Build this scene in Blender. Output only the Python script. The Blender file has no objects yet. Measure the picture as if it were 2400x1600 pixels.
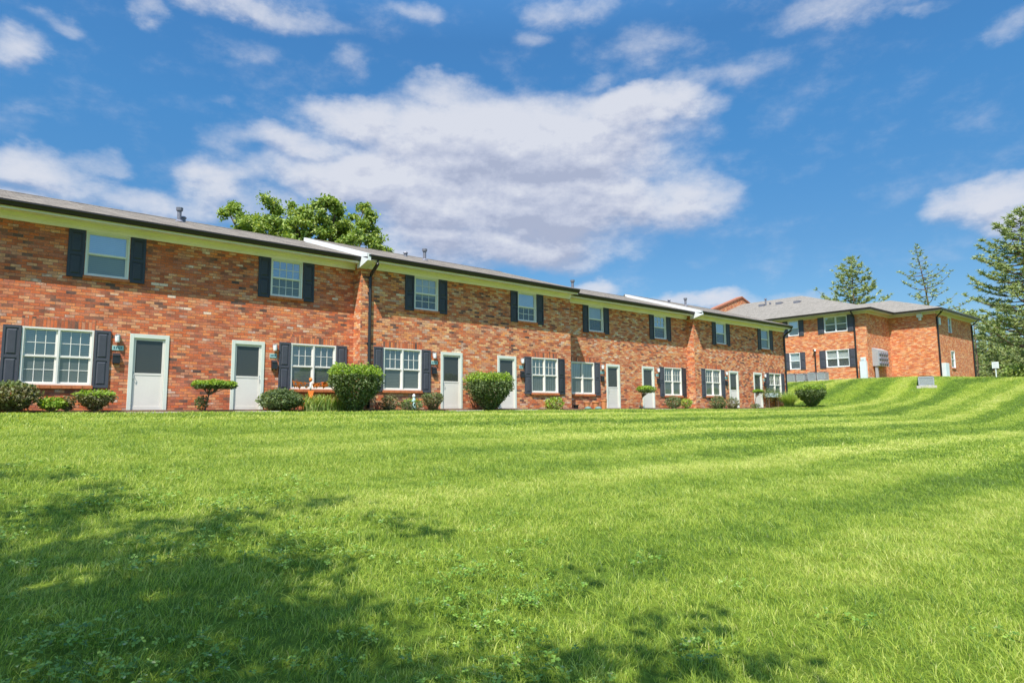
import bpy, math, random
import numpy as np
from mathutils import Vector, Matrix
R=random.Random(7)
sc=bpy.context.scene
COL=sc.collection
# ------------------------------------------------------------------ camera
F,PIT,ROLL,YAW=1512.2,.1087,-.0083,.7074
ZC=-.1087
def cam_axes():
    fw=np.array([math.sin(YAW)*math.cos(PIT),math.cos(YAW)*math.cos(PIT),math.sin(PIT)])
    rt=np.array([math.cos(YAW),-math.sin(YAW),0.]); up=np.cross(rt,fw)
    return fw, rt*math.cos(ROLL)+up*math.sin(ROLL), -rt*math.sin(ROLL)+up*math.cos(ROLL)
FW,RT,UP=cam_axes()
def ray(x,y): return FW+RT*(x-1200)/F-UP*(y-800)/F
def atY(x,y,Y): q=ray(x,y); t=Y/q[1]; return (q[0]*t,Y,q[2]*t+ZC)
def atX(x,y,X): q=ray(x,y); t=X/q[0]; return (X,q[1]*t,q[2]*t+ZC)
def dep(x,y,d): q=ray(x,y); return (q[0]*d,q[1]*d,q[2]*d+ZC)
cd=bpy.data.cameras.new('camera'); cam=bpy.data.objects.new('camera',cd); COL.objects.link(cam)
cam.matrix_world=Matrix(((RT[0],UP[0],-FW[0],0),(RT[1],UP[1],-FW[1],0),(RT[2],UP[2],-FW[2],ZC),(0,0,0,1)))
cd.sensor_width=36; cd.lens=F/2400*36; cd.clip_start=.1; cd.clip_end=3000
sc.camera=cam
# ------------------------------------------------------------------ materials
def lin(c): return tuple(((v/255)/12.92 if v/255<=.04045 else ((v/255+.055)/1.055)**2.4) for v in c)
class NT:
    def __init__(s,nt): s.nt=nt
    def n(s,t,**k):
        nd=s.nt.nodes.new(t)
        for a,b in k.items():
            if a=='ins':
                for i,v in b.items():
                    if hasattr(v,'is_linked') or isinstance(v,bpy.types.NodeSocket): s.nt.links.new(v,nd.inputs[i])
                    else: nd.inputs[i].default_value=v
            else: setattr(nd,a,b)
        return nd
    def m(s,op,*a,clamp=False):
        nd=s.nt.nodes.new('ShaderNodeMath'); nd.operation=op; nd.use_clamp=clamp
        for i,v in enumerate(a):
            if isinstance(v,bpy.types.NodeSocket): s.nt.links.new(v,nd.inputs[i])
            else: nd.inputs[i].default_value=v
        return nd.outputs[0]
    def v(s,op,*a):
        nd=s.nt.nodes.new('ShaderNodeVectorMath'); nd.operation=op
        for i,v in enumerate(a):
            if isinstance(v,bpy.types.NodeSocket): s.nt.links.new(v,nd.inputs[i])
            else: nd.inputs[i].default_value=v
        return nd.outputs['Value'] if op in('DOT_PRODUCT','LENGTH') else nd.outputs[0]
    def mix(s,f,a,b,mode='MIX'):
        nd=s.nt.nodes.new('ShaderNodeMix'); nd.data_type='RGBA'; nd.blend_type=mode
        for i,v in ((0,f),(6,a),(7,b)):
            if isinstance(v,bpy.types.NodeSocket): s.nt.links.new(v,nd.inputs[i])
            else: nd.inputs[i].default_value=(v if i==0 else (*v[:3],1))
        return nd.outputs[2]
    def ramp(s,f,stops,interp='LINEAR'):
        nd=s.nt.nodes.new('ShaderNodeValToRGB'); cr=nd.color_ramp; cr.interpolation=interp
        while len(cr.elements)<len(stops): cr.elements.new(.5)
        for e,(p,c) in zip(cr.elements,stops): e.position=p; e.color=(*c[:3],1)
        s.nt.links.new(f,nd.inputs[0]); return nd.outputs[0]
    def noise(s,vec,scale,detail=4,rough=.55,dim='3D'):
        nd=s.nt.nodes.new('ShaderNodeTexNoise'); nd.noise_dimensions=dim
        nd.inputs['Scale'].default_value=scale; nd.inputs['Detail'].default_value=detail; nd.inputs['Roughness'].default_value=rough
        if vec is not None: s.nt.links.new(vec,nd.inputs['Vector'])
        return nd
def mat(name):
    m=bpy.data.materials.new(name); m.use_nodes=True
    nt=m.node_tree; b=nt.nodes['Principled BSDF']
    return m,NT(nt),b
M={}
def plain(name,col,rough=.6,var=.12,scale=6,spec=.3,metal=0,bump=0):
    m,t,b=mat(name)
    g=t.n('ShaderNodeNewGeometry')
    n=t.noise(g.outputs['Position'],scale,5,.6)
    n2=t.noise(g.outputs['Position'],scale*9,3,.6)
    f=t.m('ADD',t.m('MULTIPLY',n.outputs[0],.7),t.m('MULTIPLY',n2.outputs[0],.3))
    c=t.ramp(f,[(.3,[v*(1-var) for v in col]),(.7,[min(1,v*(1+var)) for v in col])])
    t.nt.links.new(c,b.inputs['Base Color'])
    b.inputs['Roughness'].default_value=rough; b.inputs['Specular IOR Level'].default_value=spec; b.inputs['Metallic'].default_value=metal
    if bump:
        bn=t.n('ShaderNodeBump',ins={'Strength':.4,'Distance':bump,'Height':n2.outputs[0]}); t.nt.links.new(bn.outputs[0],b.inputs['Normal'])
    M[name]=m; return m
def brick(name,swap=False,bw=.203,bh=.067,mort=.010,shift=0.,stops=None,patch=.22,calm=1.0,whites=0.):
    m,t,b=mat(name)
    uv=t.n('ShaderNodeUVMap').outputs[0]
    sp=t.n('ShaderNodeSeparateXYZ',ins={0:uv})
    x,y=(sp.outputs[1],sp.outputs[0]) if swap else (sp.outputs[0],sp.outputs[1])
    cb=t.n('ShaderNodeCombineXYZ',ins={0:x,1:y})
    wn=t.noise(uv,9,2)
    off=t.v('SCALE',t.v('SUBTRACT',wn.outputs[1],(.5,.5,.5)))
    off.node.inputs['Scale'].default_value=.010
    vec=t.v('ADD',cb.outputs[0],off)
    br=t.n('ShaderNodeTexBrick',ins={'Vector':vec,'Color1':(0,0,0,1),'Color2':(1,1,1,1),'Mortar':(.5,.5,.5,1),'Scale':1.0,'Mortar Size':mort/2,'Mortar Smooth':.25,'Brick Width':bw+mort,'Row Height':bh+mort})
    if swap: br.offset=0.
    tint=t.n('ShaderNodeSeparateColor',ins={0:br.outputs[0]}).outputs[0]
    big=t.noise(uv,.45,4,.6); mid=t.noise(uv,2.2,4,.6)
    pf=t.m('ADD',t.m('MULTIPLY',t.m('SUBTRACT',big.outputs[0],.5),patch*2.2),t.m('MULTIPLY',t.m('SUBTRACT',mid.outputs[0],.5),patch*1.4))
    tt=t.m('ADD',t.m('ADD',t.m('MULTIPLY',t.m('SUBTRACT',tint,.5),calm),.5+shift),pf,clamp=True)
    stops=stops or [(0,(.12,.08,.07)),(.07,(.24,.12,.085)),(.16,(.44,.125,.065)),(.34,(.66,.165,.06)),(.50,(.50,.17,.105)),(.62,(.76,.25,.085)),(.74,(.58,.25,.15)),(.86,(.78,.38,.18)),(.93,(.48,.26,.20)),(.98,(.80,.60,.47))]
    c=t.ramp(tt,stops,'LINEAR')
    fine=t.noise(uv,28,4,.65)
    c=t.mix(1.0,c,t.ramp(fine.outputs[0],[(.25,(.62,.62,.62)),(.75,(1.25,1.22,1.2))]),'MULTIPLY')
    mc=t.ramp(mid.outputs[0],[(.3,(.11,.065,.05)),(.7,(.33,.21,.15))])  # mortar tone, darkened so the joints' shadow lines sit in its colour
    c=t.mix(1.0,c,t.ramp(mid.outputs[0],[(.25,(.84,.82,.82)),(.6,(1.08,1.07,1.06))]),'MULTIPLY')
    c=t.mix(t.m('MULTIPLY',br.outputs['Fac'],.9),c,mc)
    # limewash-like pale scuffs that belong to single bricks
    wv=t.noise(t.v('MULTIPLY',uv,(1.,3.2,1.)),1.9,5,.7)
    w=t.m('MULTIPLY',t.m('GREATER_THAN',tint,.80),t.m('GREATER_THAN',wv.outputs[0],.60-whites))
    c=t.mix(t.m('MULTIPLY',w,.6),c,(.74,.60,.52))
    t.nt.links.new(c,b.inputs['Base Color']); b.inputs['Roughness'].default_value=.85; b.inputs['Specular IOR Level'].default_value=.2
    h=t.m('ADD',t.m('MULTIPLY',t.m('SUBTRACT',1.,br.outputs['Fac']),t.m('ADD',.6,t.m('MULTIPLY',tint,.6))),t.m('MULTIPLY',fine.outputs[0],.35))
    bn=t.n('ShaderNodeBump',ins={'Strength':.8,'Distance':.012,'Height':h}); t.nt.links.new(bn.outputs[0],b.inputs['Normal'])
    M[name]=m
brick('brick_a',shift=.0,patch=.24,calm=.86)
brick('brick_b',shift=.02,patch=.24,calm=.88,stops=[(0,(.11,.075,.065)),(.09,(.22,.12,.09)),(.18,(.44,.14,.07)),(.32,(.68,.19,.07)),(.46,(.54,.21,.12)),(.58,(.80,.32,.11)),(.70,(.62,.29,.17)),(.84,(.82,.46,.21)),(.92,(.52,.31,.23)),(1,(.80,.60,.42))],whites=-.04)
brick('brick_far',shift=.06,patch=.13,calm=.6,stops=[(0,(.11,.075,.065)),(.09,(.22,.12,.09)),(.18,(.44,.14,.07)),(.32,(.68,.19,.07)),(.46,(.54,.21,.12)),(.58,(.80,.32,.11)),(.70,(.62,.29,.17)),(.84,(.82,.46,.21)),(.92,(.52,.31,.23)),(1,(.80,.60,.42))])
brick('brick_soldier',swap=True,bw=.22,bh=.064,patch=.06,calm=.75,shift=-.12)
plain('brick_sill',(.50,.16,.06),.8,.35,9,bump=.01)
plain('cream',(.85,.79,.77),.55,.07,1.5)
plain('cream_grey',(.62,.56,.50),.6,.08,1.5)
plain('white',(.70,.71,.70),.5,.05,2)
plain('vinyl',(.74,.71,.64),.4,.04,3)
plain('tan_trim',(.62,.44,.31),.6,.1,4)
plain('door_frame',(.64,.67,.59),.5,.06,3)
plain('door_panel',(.70,.655,.585),.45,.05,2)
plain('shutter_dark',(.030,.033,.042),.45,.15,8,spec=.5)
plain('shutter_slate',(.062,.065,.08),.5,.12,8,spec=.4)
plain('shutter_pale',(.21,.25,.29),.6,.1,8)
plain('gutter',(.022,.017,.017),.4,.2,4,spec=.5)
plain('black',(.015,.016,.018),.4,.2,8,spec=.5)
plain('mailbox_black',(.02,.022,.028),.35,.2,8,spec=.5)
plain('plaque',(.30,.50,.48),.5,.2,25)
plain('plaque_ink',(.06,.12,.15),.5,.2,25)
plain('metal_grey',(.42,.44,.46),.45,.12,8,metal=.3)
plain('metal_pale',(.62,.68,.68),.5,.08,5)
plain('vent_metal',(.20,.20,.23),.5,.2,10,metal=.3)
plain('concrete',(.50,.46,.40),.9,.12,5,bump=.01)
plain('bark',(.16,.11,.075),.9,.35,14,bump=.03)
plain('bark_pale',(.30,.23,.17),.9,.3,14,bump=.03)
plain('mulch',(.10,.055,.035),.95,.5,30,bump=.03)
plain('terracotta',(.62,.24,.09),.75,.15,12)
plain('coping_brick',(.34,.13,.07),.8,.3,6)
plain('rubber',(.02,.02,.02),.8,.2,12)
plain('car_blue',(.05,.12,.22),.25,.1,3,spec=.6)
plain('asphalt',(.055,.055,.06),.9,.2,12)
plain('orange_cloth',(.85,.22,.04),.7,.15,30)
plain('pale_blue',(.45,.66,.70),.5,.15,20)
plain('stone_green',(.14,.22,.20),.6,.3,20)
plain('pebble',(.62,.50,.50),.8,.2,20)
def shingle(name,a,b_,sc_=1.):
    m,t,b=mat(name)
    uv=t.n('ShaderNodeUVMap').outputs[0]
    br=t.n('ShaderNodeTexBrick',ins={'Vector':uv,'Color1':(0,0,0,1),'Color2':(1,1,1,1),'Mortar':(.1,.1,.1,1),'Scale':1.0,'Mortar Size':.006,'Brick Width':.32,'Row Height':.14})
    tint=t.n('ShaderNodeSeparateColor',ins={0:br.outputs[0]}).outputs[0]
    n=t.noise(uv,1.3,6,.7); n2=t.noise(uv,60,3,.7)
    st=t.noise(t.v('MULTIPLY',uv,(3.,.35,1.)),1.,4,.6)
    f=t.m('ADD',t.m('ADD',t.m('MULTIPLY',tint,.28),t.m('MULTIPLY',n.outputs[0],.45)),t.m('ADD',t.m('MULTIPLY',n2.outputs[0],.2),t.m('MULTIPLY',t.m('SUBTRACT',st.outputs[0],.5),.5)))
    c=t.ramp(f,[(.25,a),(.75,b_)])
    c=t.mix(t.m('MULTIPLY',br.outputs['Fac'],.6),c,[v*.45 for v in a])
    t.nt.links.new(c,b.inputs['Base Color']); b.inputs['Roughness'].default_value=.9; b.inputs['Specular IOR Level'].default_value=.2
    bn=t.n('ShaderNodeBump',ins={'Strength':.6,'Distance':.01,'Height':t.m('SUBTRACT',n2.outputs[0],br.outputs['Fac'])}); t.nt.links.new(bn.outputs[0],b.inputs['Normal'])
    M[name]=m
shingle('roof_brown',(.125,.105,.085),(.29,.25,.20))
shingle('roof_pale',(.20,.18,.15),(.29,.26,.22))
def glass(name,tint,refl=.5,trans=.5):
    m,t,b=mat(name); nt=t.nt; nt.nodes.remove(b)
    out=[n for n in nt.nodes if n.type=='OUTPUT_MATERIAL'][0]
    g=t.n('ShaderNodeBsdfGlossy',ins={'Color':(.95,.97,1,1),'Roughness':.02})
    geo=t.n('ShaderNodeNewGeometry'); wn=t.noise(geo.outputs['Position'],1.6,2)
    bn=t.n('ShaderNodeBump',ins={'Strength':.15,'Distance':.02,'Height':wn.outputs[0]}); nt.links.new(bn.outputs[0],g.inputs['Normal'])
    d=t.n('ShaderNodeBsdfDiffuse',ins={'Color':(*tint,1)}); tr=t.n('ShaderNodeBsdfTransparent',ins={'Color':(.9,.95,.93,1)})
    a=t.n('ShaderNodeMixShader',ins={0:trans,1:d.outputs[0],2:tr.outputs[0]})
    fr=t.n('ShaderNodeFresnel',ins={'IOR':1.5})
    fac=t.m('ADD',t.m('MULTIPLY',fr.outputs[0],1.2),refl*.4,clamp=True)
    mx=t.n('ShaderNodeMixShader',ins={0:fac,1:a.outputs[0],2:g.outputs[0]})
    nt.links.new(mx.outputs[0],out.inputs[0]); M[name]=m
glass('glass',(.10,.13,.13),.35,.85)
glass('glass_sky',(.30,.36,.40),.75,.75)
glass('glass_low',(.17,.20,.19),.10,.55)
glass('screen',(.055,.062,.058),.0,.15)
glass('car_glass',(.02,.03,.03),.6,.2)
def blinds(name,a,b_,rows=True):
    m,t,b=mat(name)
    uv=t.n('ShaderNodeUVMap').outputs[0]; sp=t.n('ShaderNodeSeparateXYZ',ins={0:uv})
    k=sp.outputs[1] if rows else sp.outputs[0]
    w=t.m('SINE',t.m('MULTIPLY',k,2*math.pi/(.05 if rows else .11)))
    n=t.noise(t.v('MULTIPLY',uv,(1,.4,1)),2.5,3)
    f=t.m('ADD',t.m('MULTIPLY',w,.22),t.m('ADD',t.m('MULTIPLY',n.outputs[0],.5),.25))
    t.nt.links.new(t.ramp(f,[(.15,a),(.8,b_)]),b.inputs['Base Color']); b.inputs['Roughness'].default_value=.7; M[name]=m
blinds('blind_green',(.30,.36,.33),(.52,.60,.55)); blinds('blind_grey',(.20,.22,.20),(.50,.52,.48)); blinds('blind_white',(.60,.61,.60),(.82,.83,.82))
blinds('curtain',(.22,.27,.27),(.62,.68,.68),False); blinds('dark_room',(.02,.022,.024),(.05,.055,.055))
def leafmat(name,stops,trans=.35,rough=.55):
    m,t,b=mat(name); nt=t.nt
    g=t.n('ShaderNodeNewGeometry'); n=t.noise(g.outputs['Position'],1.3,3)
    f=t.m('ADD',t.m('MULTIPLY',g.outputs['Random Per Island'],.7),t.m('MULTIPLY',n.outputs[0],.35),clamp=True)
    c=t.ramp(f,stops); nt.links.new(c,b.inputs['Base Color']); b.inputs['Roughness'].default_value=rough; b.inputs['Specular IOR Level'].default_value=.35
    tr=t.n('ShaderNodeBsdfTranslucent'); nt.links.new(t.mix(1,c,(1.3,1.25,.5),'MULTIPLY'),tr.inputs[0])
    out=[n_ for n_ in nt.nodes if n_.type=='OUTPUT_MATERIAL'][0]
    mx=t.n('ShaderNodeMixShader',ins={0:trans,1:b.outputs[0],2:tr.outputs[0]}); nt.links.new(mx.outputs[0],out.inputs[0]); M[name]=m
leafmat('leaf_tree',[(0,(.09,.15,.04)),(.4,(.20,.30,.06)),(.7,(.33,.42,.09)),(1,(.52,.54,.20))])
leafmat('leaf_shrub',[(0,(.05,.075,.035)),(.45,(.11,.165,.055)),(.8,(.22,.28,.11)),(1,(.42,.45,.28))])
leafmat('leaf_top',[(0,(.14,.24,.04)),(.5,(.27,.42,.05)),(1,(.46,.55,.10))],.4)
leafmat('leaf_dry',[(0,(.12,.09,.05)),(.35,(.16,.15,.07)),(.7,(.22,.24,.10)),(1,(.34,.30,.18))])
leafmat('leaf_lily',[(0,(.12,.22,.05)),(.5,(.28,.42,.09)),(1,(.55,.58,.25))])
leafmat('needle',[(0,(.13,.18,.10)),(.45,(.28,.35,.15)),(.8,(.45,.50,.19)),(1,(.60,.58,.28))],.25)
leafmat('petal_white',[(0,(.7,.7,.6)),(1,(.85,.85,.8))]); leafmat('petal_red',[(0,(.5,.05,.03)),(1,(.8,.2,.08))])
leafmat('foliage_red',[(0,(.35,.10,.03)),(.5,(.6,.2,.05)),(1,(.3,.3,.06))])
# lawn: mown bands run along the terrace (light and shade of leaning blades painted as colour), plus patches
def lawn_colour(t,pos,rnd=None):
    sp=t.n('ShaderNodeSeparateXYZ',ins={0:pos})
    wn=t.noise(t.v('MULTIPLY',pos,(.10,.10,.1)),1.,3); wob=t.m('MULTIPLY',t.m('SUBTRACT',wn.outputs[0],.5),1.5)
    fn=t.noise(pos,1.1,4,.65); wob2=t.m('MULTIPLY',t.m('SUBTRACT',fn.outputs[0],.5),.7)
    yv=t.m('ADD',sp.outputs[1],t.m('ADD',wob,wob2))
    s1=t.m('SINE',t.m('MULTIPLY',yv,2*math.pi/1.9)); 
    s2=t.m('SINE',t.m('MULTIPLY',yv,2*math.pi/4.7))
    band=t.m('ADD',t.m('MULTIPLY',t.m('MAXIMUM',t.m('MINIMUM',t.m('MULTIPLY',s1,1.8),1.),-1.),.5),t.m('MULTIPLY',s2,.45))
    band=t.m('MULTIPLY',band,t.m('MULTIPLY',t.m('ADD',sp.outputs[0],1.),.07,clamp=True))
    pn=t.noise(pos,.35,5,.65); pn2=t.noise(pos,2.3,4,.7)
    f=t.m('ADD',.5,t.m('ADD',t.m('MULTIPLY',band,.36),t.m('ADD',t.m('MULTIPLY',t.m('SUBTRACT',pn.outputs[0],.5),.6),t.m('MULTIPLY',t.m('SUBTRACT',pn2.outputs[0],.5),.8))))
    if rnd is not None: f=t.m('ADD',f,t.m('MULTIPLY',t.m('SUBTRACT',rnd,.5),1.15))
    c=t.ramp(f,[(0,(.10,.18,.028)),(.3,(.20,.315,.038)),(.55,(.325,.435,.052)),(.78,(.46,.545,.085)),(1,(.63,.64,.21))])
    return c
m,t,b=mat('lawn_ground'); g=t.n('ShaderNodeNewGeometry')
c=lawn_colour(t,g.outputs['Position'])
fn=t.noise(g.outputs['Position'],14,5,.7); fn2=t.noise(g.outputs['Position'],60,3,.7)
c=t.mix(1,c,t.ramp(fn.outputs[0],[(.3,(.30,.32,.26)),(.7,(.72,.74,.66))]),'MULTIPLY')
t.nt.links.new(c,b.inputs['Base Color']); b.inputs['Roughness'].default_value=.95; b.inputs['Specular IOR Level'].default_value=.1
bn=t.n('ShaderNodeBump',ins={'Strength':1.,'Distance':.06,'Height':t.m('ADD',fn.outputs[0],t.m('MULTIPLY',fn2.outputs[0],.5))}); t.nt.links.new(bn.outputs[0],b.inputs['Normal'])
M['lawn_ground']=m
def blade_mat(name,tintc,trans=.4):
    m,t,b=mat(name); g=t.n('ShaderNodeNewGeometry'); oi=t.n('ShaderNodeObjectInfo')
    rnd=t.m('ADD',t.m('MULTIPLY',g.outputs['Random Per Island'],.75),t.m('MULTIPLY',oi.outputs['Random'],.25))
    c=lawn_colour(t,g.outputs['Position'],rnd)
    dry=t.m('GREATER_THAN',g.outputs['Random Per Island'],.955)
    c=t.mix(t.m('MULTIPLY',dry,.7),c,(.50,.42,.22)); c=t.mix(1,c,tintc,'MULTIPLY')
    t.nt.links.new(c,b.inputs['Base Color']); b.inputs['Roughness'].default_value=.45; b.inputs['Specular IOR Level'].default_value=.4
    tr=t.n('ShaderNodeBsdfTranslucent'); t.nt.links.new(t.mix(1,c,(1.2,1.15,.6),'MULTIPLY'),tr.inputs[0])
    out=[n_ for n_ in t.nt.nodes if n_.type=='OUTPUT_MATERIAL'][0]
    mx=t.n('ShaderNodeMixShader',ins={0:trans,1:b.outputs[0],2:tr.outputs[0]}); t.nt.links.new(mx.outputs[0],out.inputs[0]); M[name]=m
blade_mat('blade',(1.04,1.04,1.04),.48); blade_mat('clover_leaf',(.62,.78,.80),.3)
# ------------------------------------------------------------------ objects
ROOT={}
def empty(name,loc,label,cat,group=None):
    o=bpy.data.objects.new(name,None); COL.objects.link(o); o.location=loc; o.empty_display_size=.3
    o['label']=label; o['category']=cat
    if group: o['group']=group
    ROOT[o.name]=Vector(loc); return o
def origin_of(p):
    while p.parent: p=p.parent
    return Vector(p.location)
class MB:
    def __init__(s,T=None): s.v=[]; s.f=[]; s.uvf=[]; s.T=T; s.mi=[]; s.cm=0
    def P(s,*p):
        s.v.append(s.T(*p) if s.T else tuple(p)); return len(s.v)-1
    def face(s,pts,uv=None):
        s.f.append([s.P(*p) for p in pts]); s.uvf.append(uv); s.mi.append(s.cm)
    def box(s,x0,x1,y0,y1,z0,z1):
        i=[s.P(x,y,z) for z in(z0,z1) for y in(y0,y1) for x in(x0,x1)]
        for q in ((0,1,3,2),(4,6,7,5),(0,4,5,1),(2,3,7,6),(0,2,6,4),(1,5,7,3)):
            s.f.append([i[k] for k in q]); s.uvf.append(None); s.mi.append(s.cm)
    def tube(s,pts,r,n=8,cap=True):
        pts=[Vector(p) for p in pts]; rs=r if isinstance(r,(list,tuple)) else [r]*len(pts); rings=[]
        for k,p in enumerate(pts):
            d=(pts[min(k+1,len(pts)-1)]-pts[max(k-1,0)]).normalized()
            a=d.orthogonal().normalized() if abs(d.z)>.9 or n!=4 else d.cross(Vector((0,0,1))).normalized(); 
            if k and n>4:
                a=(pa-d*pa.dot(d)).normalized()
            pa=a; b=d.cross(a)
            rings.append([s.P(*(p+(a*math.cos(2*math.pi*(j+.5)/n)+b*math.sin(2*math.pi*(j+.5)/n))*rs[k])) for j in range(n)])
        for a_,b_ in zip(rings,rings[1:]):
            for j in range(n):
                s.f.append([a_[j],a_[(j+1)%n],b_[(j+1)%n],b_[j]]); s.uvf.append(None); s.mi.append(s.cm)
        if cap:
            for q in (rings[0][::-1],rings[-1]): s.f.append(q); s.uvf.append(None); s.mi.append(s.cm)
    def build(s,name,m,parent=None,bevel=0,smooth=False,recalc=True):
        org=origin_of(parent) if parent else Vector((0,0,0))
        me=bpy.data.meshes.new(name); V=[(x-org.x,y-org.y,z-org.z) for x,y,z in s.v]
        me.from_pydata(V,[],s.f); 
        if recalc:
            import bmesh
            bm=bmesh.new(); bm.from_mesh(me); bmesh.ops.recalc_face_normals(bm,faces=bm.faces); bm.to_mesh(me); bm.free()
        uvl=me.uv_layers.new(name='UVMap'); N=len(me.loops)
        co=np.empty(len(me.vertices)*3); me.vertices.foreach_get('co',co); co=co.reshape(-1,3)+np.array(org)
        li=np.empty(N,dtype=np.int32); me.loops.foreach_get('vertex_index',li)
        nr=np.empty(len(me.polygons)*3); me.polygons.foreach_get('normal',nr); nr=np.abs(nr.reshape(-1,3))
        lt=np.empty(len(me.polygons),dtype=np.int32); me.polygons.foreach_get('loop_total',lt)
        pn=np.repeat(nr,lt,axis=0); c=co[li]
        uv=np.empty((N,2)); dx=(pn[:,0]>pn[:,1]) 
        uv[:,0]=np.where(dx,c[:,1],c[:,0]); uv[:,1]=c[:,2]
        hz=pn[:,2]>.8
        uv[hz,0]=c[hz,0]; uv[hz,1]=c[hz,1]
        uvl.data.foreach_set('uv',uv.ravel())
        ms=m if isinstance(m,(list,tuple)) else [m]
        for q in ms: me.materials.append(M[q])
        if len(ms)>1: me.polygons.foreach_set('material_index',np.array(s.mi,dtype=np.int32))
        if smooth: me.polygons.foreach_set('use_smooth',np.ones(len(me.polygons),dtype=bool))
        o=bpy.data.objects.new(name,me); COL.objects.link(o); o.parent=parent
        if bevel:
            bv=o.modifiers.new('bevel','BEVEL'); bv.width=bevel; bv.segments=2; bv.limit_method='ANGLE'
        return o
def tag(o,label,cat,group=None,kind=None):
    if label: o['label']=label
    if cat: o['category']=cat
    if group: o['group']=group
    if kind: o['kind']=kind
    return o
# ------------------------------------------------------------------ terrain
def ss(t): t=min(1,max(0,t)); return t*t*(3-2*t)
def G(x,y):
    yy=max(-6,min(y,60)); base=-1.62+.094*yy; k=-.05
    b=-math.log(math.exp(-base/.12)+math.exp(-k/.12))*.12
    w=ss((x-33)/29.); P=2.05+.02*(min(max(x,45),55)-50)
    z=b+(P-b)*w
    dx=max(49.8-x,0); dy=max(15.3-y,0); d=math.hypot(dx*(1-.6*ss((y-15)/3)),dy); b2=ss(1-d/4.6) if x>35 else 0
    z=z+(P-z)*b2
    return z
def noise2(x,y,s=1.):
    return (math.sin(x*1.3*s+1.7*math.sin(y*.9*s))+math.sin(y*1.7*s+1.3*math.sin(x*1.1*s+2)))*.5
def GZ(x,y):
    a=.025*noise2(x,y,.9)+.012*noise2(x+5,y-3,2.7)
    if y>17.5 and x<40: a*=max(0,(19-y)/1.5)
    return G(x,y)+a
def axis(lo,hi,fine_lo,fine_hi,st):
    a=list(np.arange(fine_lo,fine_hi+1e-6,st)); d=st
    v=fine_hi
    while v<hi: d*=1.35; v+=d; a.append(v)
    d=st; v=fine_lo
    while v>lo: d*=1.35; v-=d; a.insert(0,v)
    return a
xs=axis(-500,900,-8,80,.8); ys=axis(-500,900,-6,48,.6)
b_=MB(); idx={}
for j,y in enumerate(ys):
    for i,x in enumerate(xs): idx[i,j]=b_.P(x,y,GZ(x,y))
for j in range(len(ys)-1):
    for i in range(len(xs)-1): b_.f.append([idx[i,j],idx[i+1,j],idx[i+1,j+1],idx[i,j+1]]); b_.uvf.append(0); b_.mi.append(0)
tag(b_.build('ground','lawn_ground',smooth=True,recalc=False),'gently rising mown lawn with light and dark mowing bands','lawn',kind='structure')
# car park behind the far block
b_=MB()
for i in range(10):
    x0,x1=78+i*5,83+i*5
    b_.face([(x0,-8,GZ(x0,-8)+.02),(x1,-8,GZ(x1,-8)+.02),(x1,24,GZ(x1,24)+.02),(x0,24,GZ(x0,24)+.02)])
tag(b_.build('road','asphalt'),'strip of asphalt parking area beyond the crest of the lawn','road',kind='structure')
# mulch bed at the foot of the terrace
b_=MB(); YB=[(-4.5,9.95,19.82),(9.95,19.87,19.35),(19.87,29.35,19.96),(29.35,39.2,19.52)]
for x0,x1,yf in YB:
    n=12
    for i in range(n):
        a,c_=x0+(x1-x0)*i/n,x0+(x1-x0)*(i+1)/n
        ya=yf-1.05+.12*math.sin(a*2.1); yc=yf-1.05+.12*math.sin(c_*2.1)
        b_.face([(a,ya,GZ(a,ya)+.012),(c_,yc,GZ(c_,yc)+.012),(c_,yf-.01,.03),(a,yf-.01,.03)])
tag(b_.build('planting_bed','mulch'),'narrow dark mulch bed along the foot of the brick terrace','planting bed',kind='structure')

# ------------------------------------------------------------------ building pieces
def TY(yf):   # local (u,w,z): u along +X, w outward (-Y)
    return lambda u,w,z:(u,yf-w,z)
def TXn(xf):  # wall facing -X, u along Y
    return lambda u,w,z:(xf-w,u,z)
def wall_holes(b,T,u0,u1,z0,z1,holes,depth=.11):
    us=sorted({u0,u1,*[h[0] for h in holes],*[h[1] for h in holes]}); zs=sorted({z0,z1,*[h[2] for h in holes],*[h[3] for h in holes]})
    us=[u for u in us if u0<=u<=u1]; zs=[z for z in zs if z0<=z<=z1]
    for a,c_ in zip(us,us[1:]):
        for e,g_ in zip(zs,zs[1:]):
            mu,mz=(a+c_)/2,(e+g_)/2
            if any(h[0]<mu<h[1] and h[2]<mz<h[3] for h in holes): continue
            b.face([T(a,0,e),T(c_,0,e),T(c_,0,g_),T(a,0,g_)])
    for h in holes:
        a,c_,e,g_=h
        b.face([T(a,0,e),T(a,0,g_),T(a,-depth,g_),T(a,-depth,e)]); b.face([T(c_,0,e),T(c_,-depth,e),T(c_,-depth,g_),T(c_,0,g_)])
        b.face([T(a,0,g_),T(c_,0,g_),T(c_,-depth,g_),T(a,-depth,g_)]); b.face([T(a,0,e),T(a,-depth,e),T(c_,-depth,e),T(c_,0,e)])
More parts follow.
